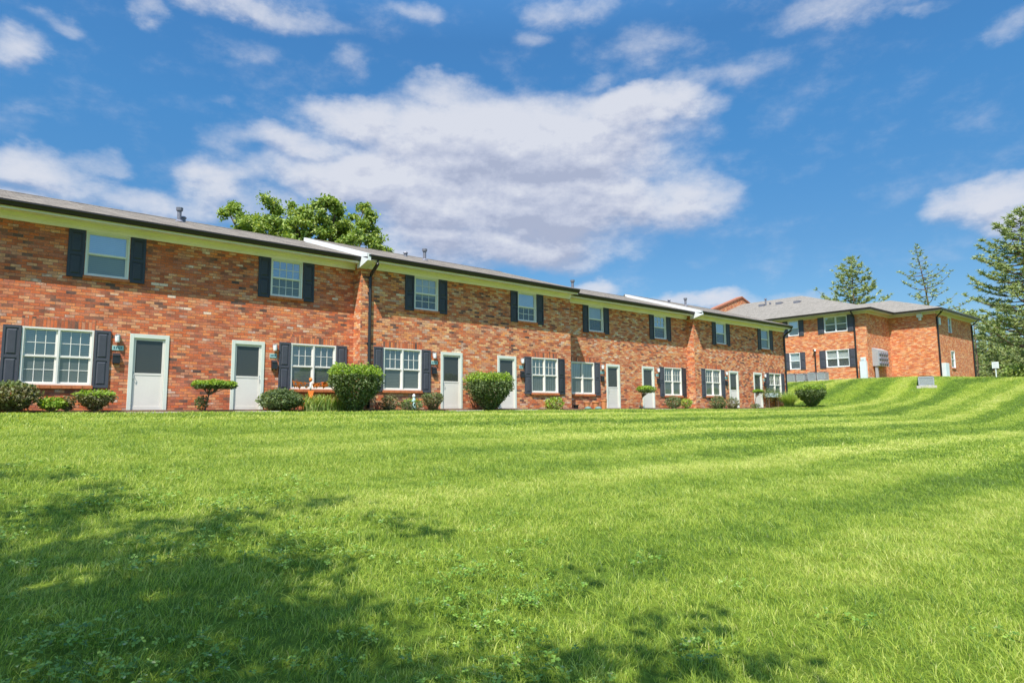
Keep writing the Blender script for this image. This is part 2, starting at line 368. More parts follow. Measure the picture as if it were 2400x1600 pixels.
def window(par,T,u0,u1,z0,z1,units=1,cols=3,rows=2,grid=(True,False),blind='blind_grey',pane='glass',sill=True,trim='vinyl',halfblind=None,low='glass_low'):
    w=-.05
    b=MB(T)
    # brick-mould (outer) + sashes
    tr=.045
    b.box(u0,u0+tr,-.10,.012,z0,z1); b.box(u1-tr,u1,-.10,.012,z0,z1); b.box(u0+tr,u1-tr,-.10,.010,z1-tr,z1); b.box(u0+tr,u1-tr,-.10,.014,z0,z0+tr)
    ou0,ou1,oz0,oz1=u0+tr,u1-tr,z0+tr,z1-tr
    uw=(ou1-ou0)/units; zm=(oz0+oz1)/2
    for k in range(units):
        a=ou0+k*uw; c_=a+uw; f=.038
        if k>0: b.box(a-.022,a+.022,-.09,.006,oz0,oz1)
        aa=a+(.022 if k>0 else 0); cc=c_-(.022 if k<units-1 else 0)
        for (p,q,ww) in ((zm,oz1,-.045),(oz0,zm,-.060)):
            b.box(aa,aa+f,ww-.02,ww+.012,p,q); b.box(cc-f,cc,ww-.02,ww+.012,p,q)
            b.box(aa+f,cc-f,ww-.02,ww+.010,q-f*.8,q); b.box(aa+f,cc-f,ww-.02,ww+.010,p,p+f*.8)
        b.box(aa,cc,-.075,-.022,zm-.02,zm+.022)
        for gi,(p,q,ww) in enumerate(((zm,oz1,-.045),(oz0,zm,-.060))):
            if not grid[gi]: continue
            for i in range(1,cols): 
                x=aa+f+(cc-aa-2*f)*i/cols; b.box(x-.008,x+.008,ww-.012,ww+.002,p+.03,q-.03)
            for i in range(1,rows):
                z=p+.03+(q-p-.06)*i/rows; b.box(aa+f,cc-f,ww-.012,ww+.0035,z-.008,z+.008)
    fr=b.build('window',trim,par)
    b=MB(T); b.face([(ou0,-.055,zm),(ou1,-.055,zm),(ou1,-.055,oz1),(ou0,-.055,oz1)]); b.build('pane',pane,fr,recalc=False)
    b=MB(T); b.face([(ou0,-.066,oz0),(ou1,-.066,oz0),(ou1,-.066,zm),(ou0,-.066,zm)]); b.build('pane',low,fr,recalc=False)
    b=MB(T); zb=oz0 if halfblind is None else halfblind
    b.face([(u0+.01,-.098,zb),(u1-.01,-.098,zb),(u1-.01,-.098,z1-.01),(u0+.01,-.098,z1-.01)]); b.build('blind',blind,fr,recalc=False)
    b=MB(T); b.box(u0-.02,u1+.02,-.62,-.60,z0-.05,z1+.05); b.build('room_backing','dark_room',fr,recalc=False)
    if sill:
        b=MB(T); n=max(3,int((u1-u0+.1)/.21)); d=(u1-u0+.06)/n
        for i in range(n): b.box(u0-.03+i*d+.004,u0-.03+(i+1)*d-.004,-.05,.062+.004*(i%3),z0-.085,z0-.004)
        b.box(u0-.028,u1+.028,-.05,.052,z0-.08,z0-.01)
        b.build('sill','brick_sill',fr)
    return fr
def shutter(par,T,u0,u1,z0,z1,m='shutter_dark'):
    b=MB(T); s=.055; zm=z0+(z1-z0)*.49; r=.07
    b.box(u0,u1,.004,.022,z0,z1)
    b.box(u0,u0+s,.022,.040,z0,z1); b.box(u1-s,u1,.022,.040,z0,z1)
    for p,q in ((z0,z0+r),(z1-r,z1),(zm-.035,zm+.035)): b.box(u0+s,u1-s,.022,.0385,p,q)
    for p,q in ((z0+r,zm-.035),(zm+.035,z1-r)):
        a,c_,e,g_=u0+s+.022,u1-s-.022,p+.022,q-.022; i=.03
        b.face([(a+i,.038,e+i),(c_-i,.038,e+i),(c_-i,.038,g_-i),(a+i,.038,g_-i)])
        for (p1,p2,p3,p4) in (((a,.0225,e),(c_,.0225,e),(c_-i,.038,e+i),(a+i,.038,e+i)),((c_,.0225,e),(c_,.0225,g_),(c_-i,.038,g_-i),(c_-i,.038,e+i)),((c_,.0225,g_),(a,.0225,g_),(a+i,.038,g_-i),(c_-i,.038,g_-i)),((a,.0225,g_),(a,.0225,e),(a+i,.038,e+i),(a+i,.038,g_-i))):
            b.face([p1,p2,p3,p4])
    return b.build('shutter',m,par,bevel=.004,recalc=False)
def door(par,T,u0,u1,z1,hinge=1,kind='plain',h0=.0):
    fw=.095; z0=h0
    b=MB(T)
    ins=.30 if kind=='louver' else 1
    a,c_=u0+fw,u1-fw; zt=z1-.11; zm=z0+(zt-z0)*.50
    # storm door leaf
    s=.06
    b.box(a+.004,a+s,-.05,-.012,z0+.01,zt); b.box(c_-s,c_-.004,-.05,-.012,z0+.01,zt); b.box(a+s,c_-s,-.05,-.014,zt-s,zt); b.box(a+s,c_-s,-.05,-.014,zm-.02,zm+.035); b.box(a+s,c_-s,-.05,-.014,z0+.01,z0+.13)
    if kind=='louver':
        n=12
        for i in range(n):
            p=z0+.13+(zm-.02-z0-.13)*i/n; q=z0+.13+(zm-.02-z0-.13)*(i+1)/n
            b.box(a+s,c_-s,-.045,-.022,p+.006,q-.004)
        b.box(a+s,c_-s,-.048,-.030,z0+.13,zm-.02)
    else: b.box(a+s,c_-s,-.045,-.022,z0+.13,zm-.02)
    d=b.build('door','door_panel',par,bevel=.003)
    b=MB(T); b.box(u0,a,-.10,.028,z0-.02,z1); b.box(c_,u1,-.10,.028,z0-.02,z1); b.box(a,c_,-.10,.026,zt,z1); b.build('door_frame','door_frame',d,bevel=.004)
    b=MB(T); b.box(a+s,c_-s,-.04,-.034,zm+.035,zt-s); b.build('screen_pane','screen',d)
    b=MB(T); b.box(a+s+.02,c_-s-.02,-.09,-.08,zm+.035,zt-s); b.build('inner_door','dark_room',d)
    x=a+.03 if hinge>0 else c_-.03
    b=MB(T); b.tube([(x,-.005,zm-.13),(x,.035,zm-.11),(x+.012*hinge,.04,zm-.03),(x,-.005,zm-.01)],.008,6); b.box(x-.012,x+.012,-.012,-.004,zm+.02,zm+.07); b.build('handle','metal_grey',d)
    b=MB(T); b.box(u0-.02,u1+.02,-.10,.12,z0-.12,z0-.0205); b.build('threshold','concrete',d)
    return d
def porch_light(par,T,u,z):
    b=MB(T); b.box(u-.05,u+.05,0,.02,z-.02,z+.10); b.box(u-.055,u+.055,.02,.13,z+.085,z+.105); o=b.build('porch_light','metal_grey',par)
    b=MB(T); 
    n=10; R0=[(.052,-.10),(.06,-.06),(.06,.06),(.05,.085)]; rings=[]
    for r,zz in R0: rings.append([(u+r*math.cos(k*2*math.pi/n),.075+r*math.sin(k*2*math.pi/n),z+zz) for k in range(n)])
    for A,B in zip(rings,rings[1:]):
        for k in range(n): b.face([A[k],A[(k+1)%n],B[(k+1)%n],B[k]])
    b.face(rings[0][::-1]); b.build('lamp_shade','white',o,smooth=True)
def plaque(par,T,u,z,s,w=.30):
    b=MB(T); b.box(u-w/2,u+w/2,.0,.015,z-.065,z+.065); o=b.build('number_plaque','plaque',par,bevel=.004)
    b=MB(T); rr=random.Random(s)
    for i in range(4):
        x=u-w*.36+i*w*.2
        b.box(x,x+.022,.0152,.018,z-.02,z+.03+.01*rr.random()); b.box(x,x+.034,.0151,.0175,z+(.02 if i%2 else -.022),z+(.032 if i%2 else -.010))
    b.build('numeral','plaque_ink',o)
def mailbox(par,T,u,z):
    b=MB(T); b.box(u-.085,u+.085,0,.09,z-.14,z+.07)
    b.face([(u-.085,0,z+.13),(u+.085,0,z+.13),(u+.085,.105,z+.06),(u-.085,.105,z+.06)]); b.face([(u-.085,0,z+.13),(u-.085,.105,z+.06),(u-.085,0,z+.06)]); b.face([(u+.085,0,z+.13),(u+.085,.105,z+.06),(u+.085,0,z+.06)])
    b.tube([(u-.05,.02,z-.14),(u-.05,.05,z-.19),(u-.05,.08,z-.15)],.006,5); b.tube([(u+.05,.02,z-.14),(u+.05,.05,z-.19),(u+.05,.08,z-.15)],.006,5)
    b.build('mailbox','mailbox_black',par,bevel=.006,recalc=False)
def lintel(par,T,u0,u1,z0,z1):
    b=MB(T); b.box(u0,u1,-.02,.009,z0,z1); b.build('lintel','brick_soldier',par)
RIDGE=24.0; SL=.315
def townhouse(i,x0,x1,c,yf,label,opts):
    root=empty('brick_townhouse',((x0+x1)/2,yf,0),label,'townhouse','attached brick townhouses in one terrace')
    T=TY(yf); holes=[]
    UW=[(c-2.93,c-1.92),(c+1.92,c+2.93)]; LW=[(c-4.13,c-2.62),(c+2.62,c+4.13)]; DR=[(c-1.80,c-.84),(c+.84,c+1.80)]
    for a,d in UW: holes.append((a,d,3.53,4.72))
    for a,d in LW: holes.append((a,d,.66,2.10))
    for a,d in DR: holes.append((a,d,-.02,2.08))
    b=MB(); wall_holes(b,T,x0,x1,-.6,4.95,holes)
    yb=2*RIDGE-yf
    rz=lambda y: 5.06+SL*((y-(yf-.68)) if y<RIDGE else (2*RIDGE-y-(yf-.68)))
    for X in (x0,x1):
        b.face([(X,yf,-.6),(X,yb,-.6),(X,yb,4.95),(X,RIDGE,rz(RIDGE)-.16),(X,yf,4.95)])
    b.face([(x0,yb,-.6),(x1,yb,-.6),(x1,yb,4.95),(x0,yb,4.95)])
    b.build('wall','brick_a' if i==1 else 'brick_b',root,recalc=False)
    # roof slab
    e0=x0-opts.get('ol',0.0); e1=x1+opts.get('or',0.0)
    b=MB(); ye=yf-.60; yn=yb+.60; t=.07; zt=5.075
    zr=zt+SL*(RIDGE-ye)
    A=[(ye,zt-t),(ye,zt),(RIDGE,zr),(yn,zt),(yn,zt-t),(RIDGE,zr-t)]
    for p,q in zip(A,A[1:]+A[:1]): b.face([(e0,*p),(e1,*p),(e1,*q),(e0,*q)])
    for X in (e0,e1): b.face([(X,*A[0]),(X,*A[1]),(X,*A[2]),(X,*A[5])]); b.face([(X,*A[5]),(X,*A[2]),(X,*A[3]),(X,*A[4])])
    roof=b.build('roof','roof_brown',root)
    # ridge cap
    b=MB(); b.face([(e0,RIDGE-.14,zr-.035),(e1,RIDGE-.14,zr-.035),(e1,RIDGE,zr+.022),(e0,RIDGE,zr+.022)]); b.face([(e0,RIDGE+.14,zr-.035),(e1,RIDGE+.14,zr-.035),(e1,RIDGE,zr+.022),(e0,RIDGE,zr+.022)]); b.build('ridge_cap','roof_brown',roof,recalc=False)
    for (px,py,pp,big) in opts.get('vents',[]):
        X,Y_,Z_=px,py,zt+SL*(py-ye); b=MB()
        if big:
            b.tube([(X,Y_,Z_-.1),(X,Y_,Z_+.38)],.065,10); b.tube([(X,Y_,Z_+.36),(X,Y_,Z_+.46)],[.10,.11],10); b.tube([(X,Y_,Z_-.03),(X,Y_,Z_+.05)],[.16,.08],10)
        else: b.tube([(X,Y_,Z_-.1),(X,Y_,Z_+.13)],.075,8); b.tube([(X,Y_,Z_+.13),(X,Y_,Z_+.18)],[.11,.08],8)
        b.build('vent_pipe','vent_metal',roof)
    # eave: soffit, fascia, frieze
    b=MB(T)
    b.box(x0,x1,-.02,.035,4.72,4.90)
    b.box(x0,x1,.035,.075,4.80,4.90)
    b.box(x0,x1,-.02,.49,4.90,4.93)
    b.box(x0,x1,.465,.505,4.865,5.03)
    b.box(x0,x1,.415,.463,4.875,4.899)
    b.build('cornice','cream',root)
    # gutter
    b=MB(T); g0,g1=e0+.01,e1-.01
    pr=[(.507,5.055),(.507,4.93),(.56,4.915),(.60,4.935),(.615,4.985),(.645,5.02),(.645,5.055),(.632,5.055),(.60,4.99),(.52,4.94),(.515,5.055)]
    for p,q in zip(pr,pr[1:]): b.face([(g0,*p),(g1,*p),(g1,*q),(g0,*q)])
    for X in(g0,g1): b.face([(X,*p) for p in pr[:7]])
    b.build('gutter','gutter',root,recalc=False)
    if opts.get('rake'):
        X=e0
        b=MB(); h=.16
        y0_=yf-.62; 
        for (w0,w1,hh,dz) in ((0,.035,h,0),(-.02,.0,.07,.0)):
            b.face([(X-w1-.0,y0_,zt-hh),(X-w1,RIDGE,zr-hh),(X-w1,RIDGE,zr+.012),(X-w1,y0_,zt+.012)])
        b.box(X-.035,X+.02,y0_,y0_+.02,zt-h,zt+.012)
        b.face([(X-.035,y0_,zt+.012),(X-.035,RIDGE,zr+.012),(X+.03,RIDGE,zr+.012),(X+.03,y0_,zt+.012)])
        b.face([(X-.035,y0_,zt-h),(X-.035,RIDGE,zr-h),(X+.03,RIDGE,zr-h),(X+.03,y0_,zt-h)])
        # boxed cornice return
        b.face([(X-.035,yf-.62,4.86),(X-.035,yf-.62,zt-.1),(X-.035,yf+.12,zt+.02),(X-.035,yf+.12,4.70),(X-.035,yf-.02,4.70)])
        b.box(X-.033,x0+.02,yf-.625,yf-.605,4.86,zt-.0)
        b.face([(X-.034,yf-.62,4.86),(x0+.19,yf-.62,4.86),(x0+.19,yf-.02,4.69),(X-.034,yf-.02,4.69)])
        b.build('rake_board','white',root,recalc=False)
    for k,(a,d) in enumerate(UW):
        o=opts['uw'][k]; window(root,T,a,d,3.53,4.72,1,**o)
        lo=opts.get('su','shutter_dark')
        shutter(root,T,a-.385,a-.015,3.46,4.715,lo); shutter(root,T,d+.015,d+.385,3.46,4.715,lo)
    for k,(a,d) in enumerate(LW):
        o=opts['lw'][k]; window(root,T,a,d,.66,2.10,2,**o)
        lintel(root,T,a-.02,d+.02,2.102,2.36)
        ms=opts['sl'][k]
        shutter(root,T,a-.375,a-.012,.60,2.11,ms[0]); shutter(root,T,d+.012,d+.375,.60,2.11,ms[1])
    for k,(a,d) in enumerate(DR):
        door(root,T,a,d,2.08,1 if k==0 else -1,opts.get('dk',('plain','plain'))[k])
        u=c-2.0 if k==0 else c+2.03
        u=c-2.1 if k==0 else c+2.1
        porch_light(root,T,u,1.92); plaque(root,T,u+(.03 if k==0 else -.03),1.67,i*2+k,.27 if k==0 else .22); mailbox(root,T,u,1.40)
    if 'ds' in opts:
        x,top=opts['ds']; b=MB()
        b.tube([(x,yf-.575,4.93),(x,yf-.56,4.80),(x,yf-.12,4.52),(x,yf-.065,4.42),(x,yf-.065,.05)],.058,4)
        for z in (3.9,2.2,.6): b.box(x-.07,x+.07,yf-.03,yf-.004,z-.02,z+.02)
        b.build('downspout','black',root)
    return root
G3=(True,True)
W=lambda **k:k
H1=townhouse(1,-4.5,9.95,5.2,19.83,'brick townhouse at the left end, a small round shrub beside its first white door',
 dict(uw=[W(grid=(False,False),blind='blind_white',pane='glass_sky'),W(cols=4,grid=G3,pane='glass_sky',blind='blind_grey')],
  lw=[W(grid=G3,blind='blind_green'),W(blind='blind_grey')],sl=[('shutter_slate','shutter_slate'),('shutter_slate','shutter_slate')],
  vents=[(5.15,22.9,0,1),(5.32,23.1,0,0)]))
H2=townhouse(2,9.95,19.87,14.95,19.36,'second brick townhouse, black downspout at its left edge and two vase-shaped shrubs before it',
 dict(ol=.06,rake=True,ds=(10.26,0),uw=[W(grid=G3,blind='blind_white',pane='glass',halfblind=4.0),W(grid=(False,True),blind='blind_white',pane='glass_sky',halfblind=4.05)],
  lw=[W(blind='blind_grey'),W(blind='curtain',cols=3)],sl=[('shutter_slate','shutter_slate'),('shutter_slate','shutter_dark')],
  vents=[(14.2,22.1,0,1),(13.6,22.6,0,0)]))
H3=townhouse(3,19.87,29.35,24.62,19.97,'brick townhouse set back between its neighbours with a louvered white door and flat-topped bush',
 dict(dk=('louver','plain'),uw=[W(grid=(False,False),blind='blind_white',pane='glass',halfblind=4.1),W(grid=(True,False),blind='curtain',pane='glass_sky',halfblind=4.0)],
  lw=[W(blind='curtain',grid=(False,False)),W(blind='curtain',cols=3)],sl=[('shutter_slate','shutter_slate'),('shutter_slate','shutter_dark')],
  vents=[(22.9,22.1,0,1)]))
H4=townhouse(4,29.35,39.18,34.4,19.53,'brick townhouse at the far right end of the terrace with black downspout on its corner',
 dict(ol=.06,rake=True,ds=(39.08,0),uw=[W(grid=(False,False),blind='blind_white',pane='glass_sky',halfblind=4.1),W(grid=(False,False),blind='blind_green',pane='glass')],
  lw=[W(blind='blind_grey'),W(blind='blind_green')],sl=[('shutter_slate','shutter_slate'),('shutter_slate','shutter_slate')],
  vents=[(32.5,22.1,0,1),(31.5,22.55,0,0)]))
# ------------------------------------------------------------------ far apartment block
def far_block():
    root=empty('apartment_building',(54,18.6,2.0),'two-storey brick apartment block with pale hipped roof on the grass mound','apartment building')
    X0,Y0,X1,Y1=49.81,18.63,67.,48.; WX0,WX1,WY=54.25,63.0,15.5; zb=1.2; zt=7.0
    T=TXn(X0); W1=TXn(WX0); T2=TY(WY); T3=TY(Y0)
    d1=(19.93,21.62); s1=(23.6,24.45)
    d2=(27.2,28.9)
    zl=(3.02,4.32); zu=(5.66,6.86)
    b=MB()
    hs=[(d1[0],d1[1],*zl),(d1[0],d1[1],*zu),(s1[0],s1[1],*zl),(s1[0],s1[1],*zu),(d2[0],d2[1],*zu)]
    wall_holes(b,T,Y0,Y1,zb,zt,hs)
    wall_holes(b,T3,X0,WX0,zb,zt,[])
    wall_holes(b,W1,WY,Y0,zb,zt,[])
    h2=[(57.05,57.85,5.62,6.84),(57.2,58.1,2.95,4.25)]
    wall_holes(b,T2,WX0,WX1,zb,zt,h2,.14)
    b.face([(WX1,WY,zb),(WX1,Y0,zb),(WX1,Y0,zt),(WX1,WY,zt)]); b.face([(WX1,Y0,zb),(X1,Y0,zb),(X1,Y0,zt),(WX1,Y0,zt)]); b.face([(X1,Y0,zb),(X1,Y1,zb),(X1,Y1,zt),(X1,Y0,zt)]); b.face([(X0,Y1,zb),(X1,Y1,zb),(X1,Y1,zt),(X0,Y1,zt)])
    b.build('wall','brick_far',root,recalc=False)
    o=.6; ze=7.17; k=.34; xr=(X0+X1)/2; hw=(X1-X0)/2+o; zr=ze+k*hw
    A=(X0-o,Y0-o,ze);B=(X1+o,Y0-o,ze);C_=(X1+o,Y1+o,ze);D=(X0-o,Y1+o,ze);E_=(xr,Y0-o+hw,zr);F_=(xr,Y1+o-hw,zr)
    b=MB(); b.face([A,E_,F_,D]); b.face([B,C_,F_,E_]); b.face([A,B,E_]); b.face([D,F_,C_])
    for p,q in ((A,B),(B,C_),(C_,D),(D,A)): b.face([p,q,(q[0],q[1],q[2]-.08),(p[0],p[1],p[2]-.08)])
    hw2=(WX1-WX0)/2+o; xm=(WX0+WX1)/2; z2=ze+k*hw2; z_=.006
    a=(WX0-o,WY-o,ze+z_);c_=(WX1+o,WY-o,ze+z_);e=(xm,WY-o+hw2,z2+z_); yb=Y0-o; f_=(xm,yb+hw2,z2+z_)
    b.face([a,c_,e]); b.face([a,e,f_,(WX0-o,yb,ze+z_)]); b.face([c_,(WX1+o,yb,ze+z_),f_,e])
    for p,q in ((a,c_),(c_,(WX1+o,yb,ze+z_)),((WX0-o,yb,ze+z_),a)): b.face([p,q,(q[0],q[1],q[2]-.08),(p[0],p[1],p[2]-.08)])
    roof=b.build('roof','roof_pale',root,recalc=False)
    def rv(px,py,h,r,name='vent_pipe',low=False):
        # point on the main hip face facing -X, hit along the photographed line
        q=ray(px,py); # z = ze + k*(x-(X0-o))
        t_=((ze-k*(X0-o))-ZC)/(q[2]-k*q[0]); p=(q[0]*t_,q[1]*t_,q[2]*t_+ZC)
        bb=MB()
        if low: bb.box(p[0]-.25,p[0]+.25,p[1]-.25,p[1]+.25,p[2]-.1,p[2]+.14)
        else: bb.tube([(p[0],p[1],p[2]-.15),(p[0],p[1],p[2]+h)],r,8); bb.tube([(p[0],p[1],p[2]+h),(p[0],p[1],p[2]+h+.1)],[r*1.7,r*1.5],8)
        bb.build(name,'vent_metal',roof)
    rv(1795,716,.55,.07); rv(1787,717,.1,.1,'roof_vent',True); rv(1827,712,0,0,'roof_vent',True); rv(1869,709,0,0,'roof_vent',True); rv(1805,714,.12,.06)
    # soffit + fascia + gutter, following the outline
    out=[(X0,Y1),(X0,Y0),(WX0,Y0),(WX0,WY),(WX1,WY),(WX1,Y0),(X1,Y0),(X1,Y1)]
    def off(d):
        return [(X0-d,Y1),(X0-d,Y0-d),(WX0-d,Y0-d),(WX0-d,WY-d),(WX1+d,WY-d),(WX1+d,Y0-d),(X1+d,Y0-d),(X1+d,Y1)]
    def ribbon(b,d0,z0,d1,z1):
        p,q=off(d0),off(d1)
        for i in range(len(p)-1): b.face([(*p[i],z0),(*p[i+1],z0),(*q[i+1],z1),(*q[i],z1)])
    b=MB(); ribbon(b,.03,6.83,.03,6.995); ribbon(b,.002,6.83,.03,6.83); ribbon(b,.03,6.995,.50,6.995); ribbon(b,.50,6.96,.50,7.12); ribbon(b,.03,6.93,.10,6.93); ribbon(b,.10,6.93,.10,6.99)
    b.build('cornice','cream_grey',root,recalc=False)
    b=MB(); ribbon(b,.51,7.03,.60,7.03); ribbon(b,.60,7.03,.62,7.15); ribbon(b,.62,7.15,.51,7.15); ribbon(b,.51,7.03,.51,7.15); b.build('gutter','gutter',root,recalc=False)
    dk='shutter_slate'
    window(root,T,*d1,*zl,2,blind='blind_white',grid=(False,False),sill=False,trim='white',halfblind=3.6); window(root,T,*d1,*zu,2,blind='blind_grey',pane='glass_sky',grid=(False,False),sill=False,trim='white',halfblind=5.9)
    window(root,T,*s1,*zl,1,blind='blind_white',grid=(False,False),sill=False,trim='white',halfblind=3.5); window(root,T,*s1,*zu,1,blind='blind_white',pane='glass_sky',grid=(False,False),sill=False,trim='white')
    window(root,T,*d2,*zu,2,blind='blind_grey',grid=(False,False),sill=False,trim='white')
    for (a_,c2),zz in ((d1,zl),(d1,zu),(s1,zl),(s1,zu),(d2,zu)):
        w_=.46 if a_!=s1[0] else .4
        shutter(root,T,a_-w_-.01,a_-.01,zz[0]-.04,zz[1]+.01,dk); shutter(root,T,c2+.01,c2+w_+.01,zz[0]-.04,zz[1]+.01,dk)
    window(root,T2,*h2[0],1,blind='dark_room',grid=(False,False),trim='white'); window(root,T2,*h2[1],1,blind='blind_grey',grid=(False,False),trim='white')
    # downspouts
    def ds(x,y,z1,z0): 
        b=MB(); b.tube([(x-.5*(x<54.5),y,7.05),(x-.45*(x<54.5),y,6.95),(x,y,6.62),(x,y,z0)],.06,4); b.build('downspout','black',root)
    ds(X0-.07,19.42,7,1.9)
    b=MB(); b.tube([(WX0-.1,WY-.5,7.05),(WX0-.02,WY-.4,6.9),(WX0+.12,WY-.07,6.6),(WX0+.12,WY-.07,2.1)],.06,4); b.build('downspout','black',root)
    b=MB(); b.tube([(WX1-.0,WY-.5,7.05),(WX1-.05,WY-.4,6.9),(WX1-.12,WY-.07,6.6),(WX1-.12,WY-.07,2.2)],.06,4); b.build('downspout','black',root)
    # plinth strip
    b=MB(); 
    b.box(X0-.02,X0+.1,Y0-.02,30,1.6,2.12); b.box(X0,WX0,Y0-.02,Y0+.1,1.6,2.18); b.build('plinth','concrete',root)
    # firewall gable standing proud of the roof
    Yg=33.2; b=MB(); za=10.95; s_=.335
    P_=[(X0-.2,za-s_*(xr-X0+.2)),(xr,za),(X1+.2,za-s_*(xr-X0+.2))]
    for y in (Yg,Yg+.4): b.face([(P_[0][0],y,6.9),(P_[2][0],y,6.9),(P_[2][0],y,P_[2][1]),(P_[1][0],y,P_[1][1]),(P_[0][0],y,P_[0][1])])
    b.build('parapet_gable','brick_far',root,recalc=False)
    b=MB()
    for p,q in zip(P_,P_[1:]):
        b.face([(p[0],Yg-.08,p[1]),(q[0],Yg-.08,q[1]),(q[0],Yg-.08,q[1]+.14),(p[0],Yg-.08,p[1]+.14)]); b.face([(p[0],Yg-.08,p[1]+.14),(q[0],Yg-.08,q[1]+.14),(q[0],Yg+.48,q[1]+.14),(p[0],Yg+.48,p[1]+.14)]); b.face([(p[0],Yg-.08,p[1]),(q[0],Yg-.08,q[1]),(q[0],Yg+.48,q[1]),(p[0],Yg+.48,p[1])])
    b.build('coping','coping_brick',root,recalc=False)
    # fittings fixed to the walls
    b=MB(W1); b.box(16.28,16.66,.0,.24,6.64,6.94); b.box(16.38,16.56,.0,.16,6.42,6.64); b.build('floodlight','metal_pale',root,bevel=.01)
    b=MB(T2); b.box(54.5,54.86,.0,.16,6.02,6.55); b.build('wall_box','metal_pale',root,bevel=.01)
    b=MB(T); b.box(18.72,19.16,.0,.22,2.05,3.35); b.box(18.78,19.1,.0,.18,3.37,3.62); b.box(18.82,19.06,.22,.225,3.5,3.54); b.build('utility_box','metal_pale',root,bevel=.01)
    b=MB(T2); b.box(54.7,55.5,.0,.3,2.1,3.2); b.build('utility_box','metal_pale',root,bevel=.015)
    b=MB(T); b.tube([(22.40,.08,2.2),(22.40,.08,4.30),(22.42,.18,4.42),(22.44,.26,4.36)],.05,6); b.build('conduit','black',root)
    b=MB(T); b.tube([(22.40,.10,4.33),(22.41,.10,4.48)],[.10,.07],8); b.build('conduit_hood','white',root)
    # meter bank
    b=MB(T3); b.box(50.55,52.45,.0,.42,3.0,4.15); 
    b.face([(50.55,.0,4.35),(52.45,.0,4.35),(52.45,.42,4.15),(50.55,.42,4.15)]); b.face([(50.55,0,4.35),(50.55,.42,4.15),(50.55,0,4.15)]); b.face([(52.45,0,4.35),(52.45,.42,4.15),(52.45,0,4.15)])
    b.box(50.62,50.78,.12,.28,1.9,3.0); b.box(50.9,51.0,.12,.22,1.9,3.0)
    mb=b.build('meter_bank','metal_grey',root,recalc=False)
    for r_ in range(3):
        for cc in range(4):
            u=50.85+cc*.4; z=3.2+r_*.34; b=MB(T3); n=12
            rg=[[(u+.13*math.cos(i*2*math.pi/n),w_,z+.13*math.sin(i*2*math.pi/n)) for i in range(n)] for w_ in (.42,.53)]
            for i in range(n): b.face([rg[0][i],rg[0][(i+1)%n],rg[1][(i+1)%n],rg[1][i]])
            b.face(rg[1]); b.build('meter','vent_metal',mb)
far_block()
# ------------------------------------------------------------------ condensers
def condenser(loc,sx,sy,sz,label,rz=0,grp='outdoor air-conditioner units'):
    r=empty('air_conditioner',loc,label,'air conditioner',grp); x,y,z=loc
    ca,sa=math.cos(rz),math.sin(rz)
    T=lambda u,w,q:(x+u*ca-w*sa,y+u*sa+w*ca,z+q)
    b=MB(T); h=sz
    for u in(-sx/2,sx/2-.05):
        for w in(-sy/2,sy/2-.05): b.box(u,u+.05,w,w+.05,0,h)
    b.box(-sx/2,sx/2,-sy/2,sy/2,h-.07,h); b.box(-sx/2,sx/2,-sy/2,sy/2,0,.06); b.build('casing','metal_grey',r)
    b=MB(T); n=14
    for i in range(n):
        zz=.09+(h-.18)*i/n
        b.box(-sx/2+.05,sx/2-.05,-sy/2+.004,-sy/2+.014,zz,zz+.010); b.box(-sx/2+.05,sx/2-.05,sy/2-.014,sy/2-.004,zz,zz+.010)
        b.box(-sx/2+.004,-sx/2+.014,-sy/2+.05,sy/2-.05,zz,zz+.010); b.box(sx/2-.014,sx/2-.004,-sy/2+.05,sy/2-.05,zz,zz+.010)
    b.build('grille','metal_pale',r)
    b=MB(T); b.box(-sx/2+.04,sx/2-.04,-sy/2+.04,sy/2-.04,.06,h-.07); b.build('coil','vent_metal',r)
    b=MB(T)
    for k in range(5):
        rr=.08+k*.065*min(sx,sy)/.75
        b.tube([(rr*math.cos(a*math.pi/8),rr*math.sin(a*math.pi/8),h+.03) for a in range(17)],.008,4,False)
    for k in range(4): b.tube([(.36*min(sx,sy)/.75*math.cos(k*math.pi/4),.36*min(sx,sy)/.75*math.sin(k*math.pi/4),h+.034),(-.36*min(sx,sy)/.75*math.cos(k*math.pi/4),-.36*min(sx,sy)/.75*math.sin(k*math.pi/4),h+.034)],.008,4)
    b.build('fan_guard','black',r)
    b=MB(T); b.box(-sx/2-.12,sx/2+.12,-sy/2-.12,sy/2+.12,-.35,-.002); b.build('base_slab','concrete',r)
for k,(yy,lb) in enumerate([(23.75,'air conditioner farthest left of four below the single ground-floor window of the apartment block'),(22.95,'second air conditioner from the left of four against the apartment block'),(22.2,'third air conditioner from the left of four, just left of the black conduit foot'),(21.45,'air conditioner farthest right of four, below the double ground-floor window')]):
    condenser((48.7-.16*(k%2)+.05*k,yy,1.99+.02*k),.64,.60,.62-.05*(k%2),lb)
condenser((47.7,14.45,1.36),.9,.86,.58,'lone air conditioner on a concrete slab halfway up the grass mound',.35)
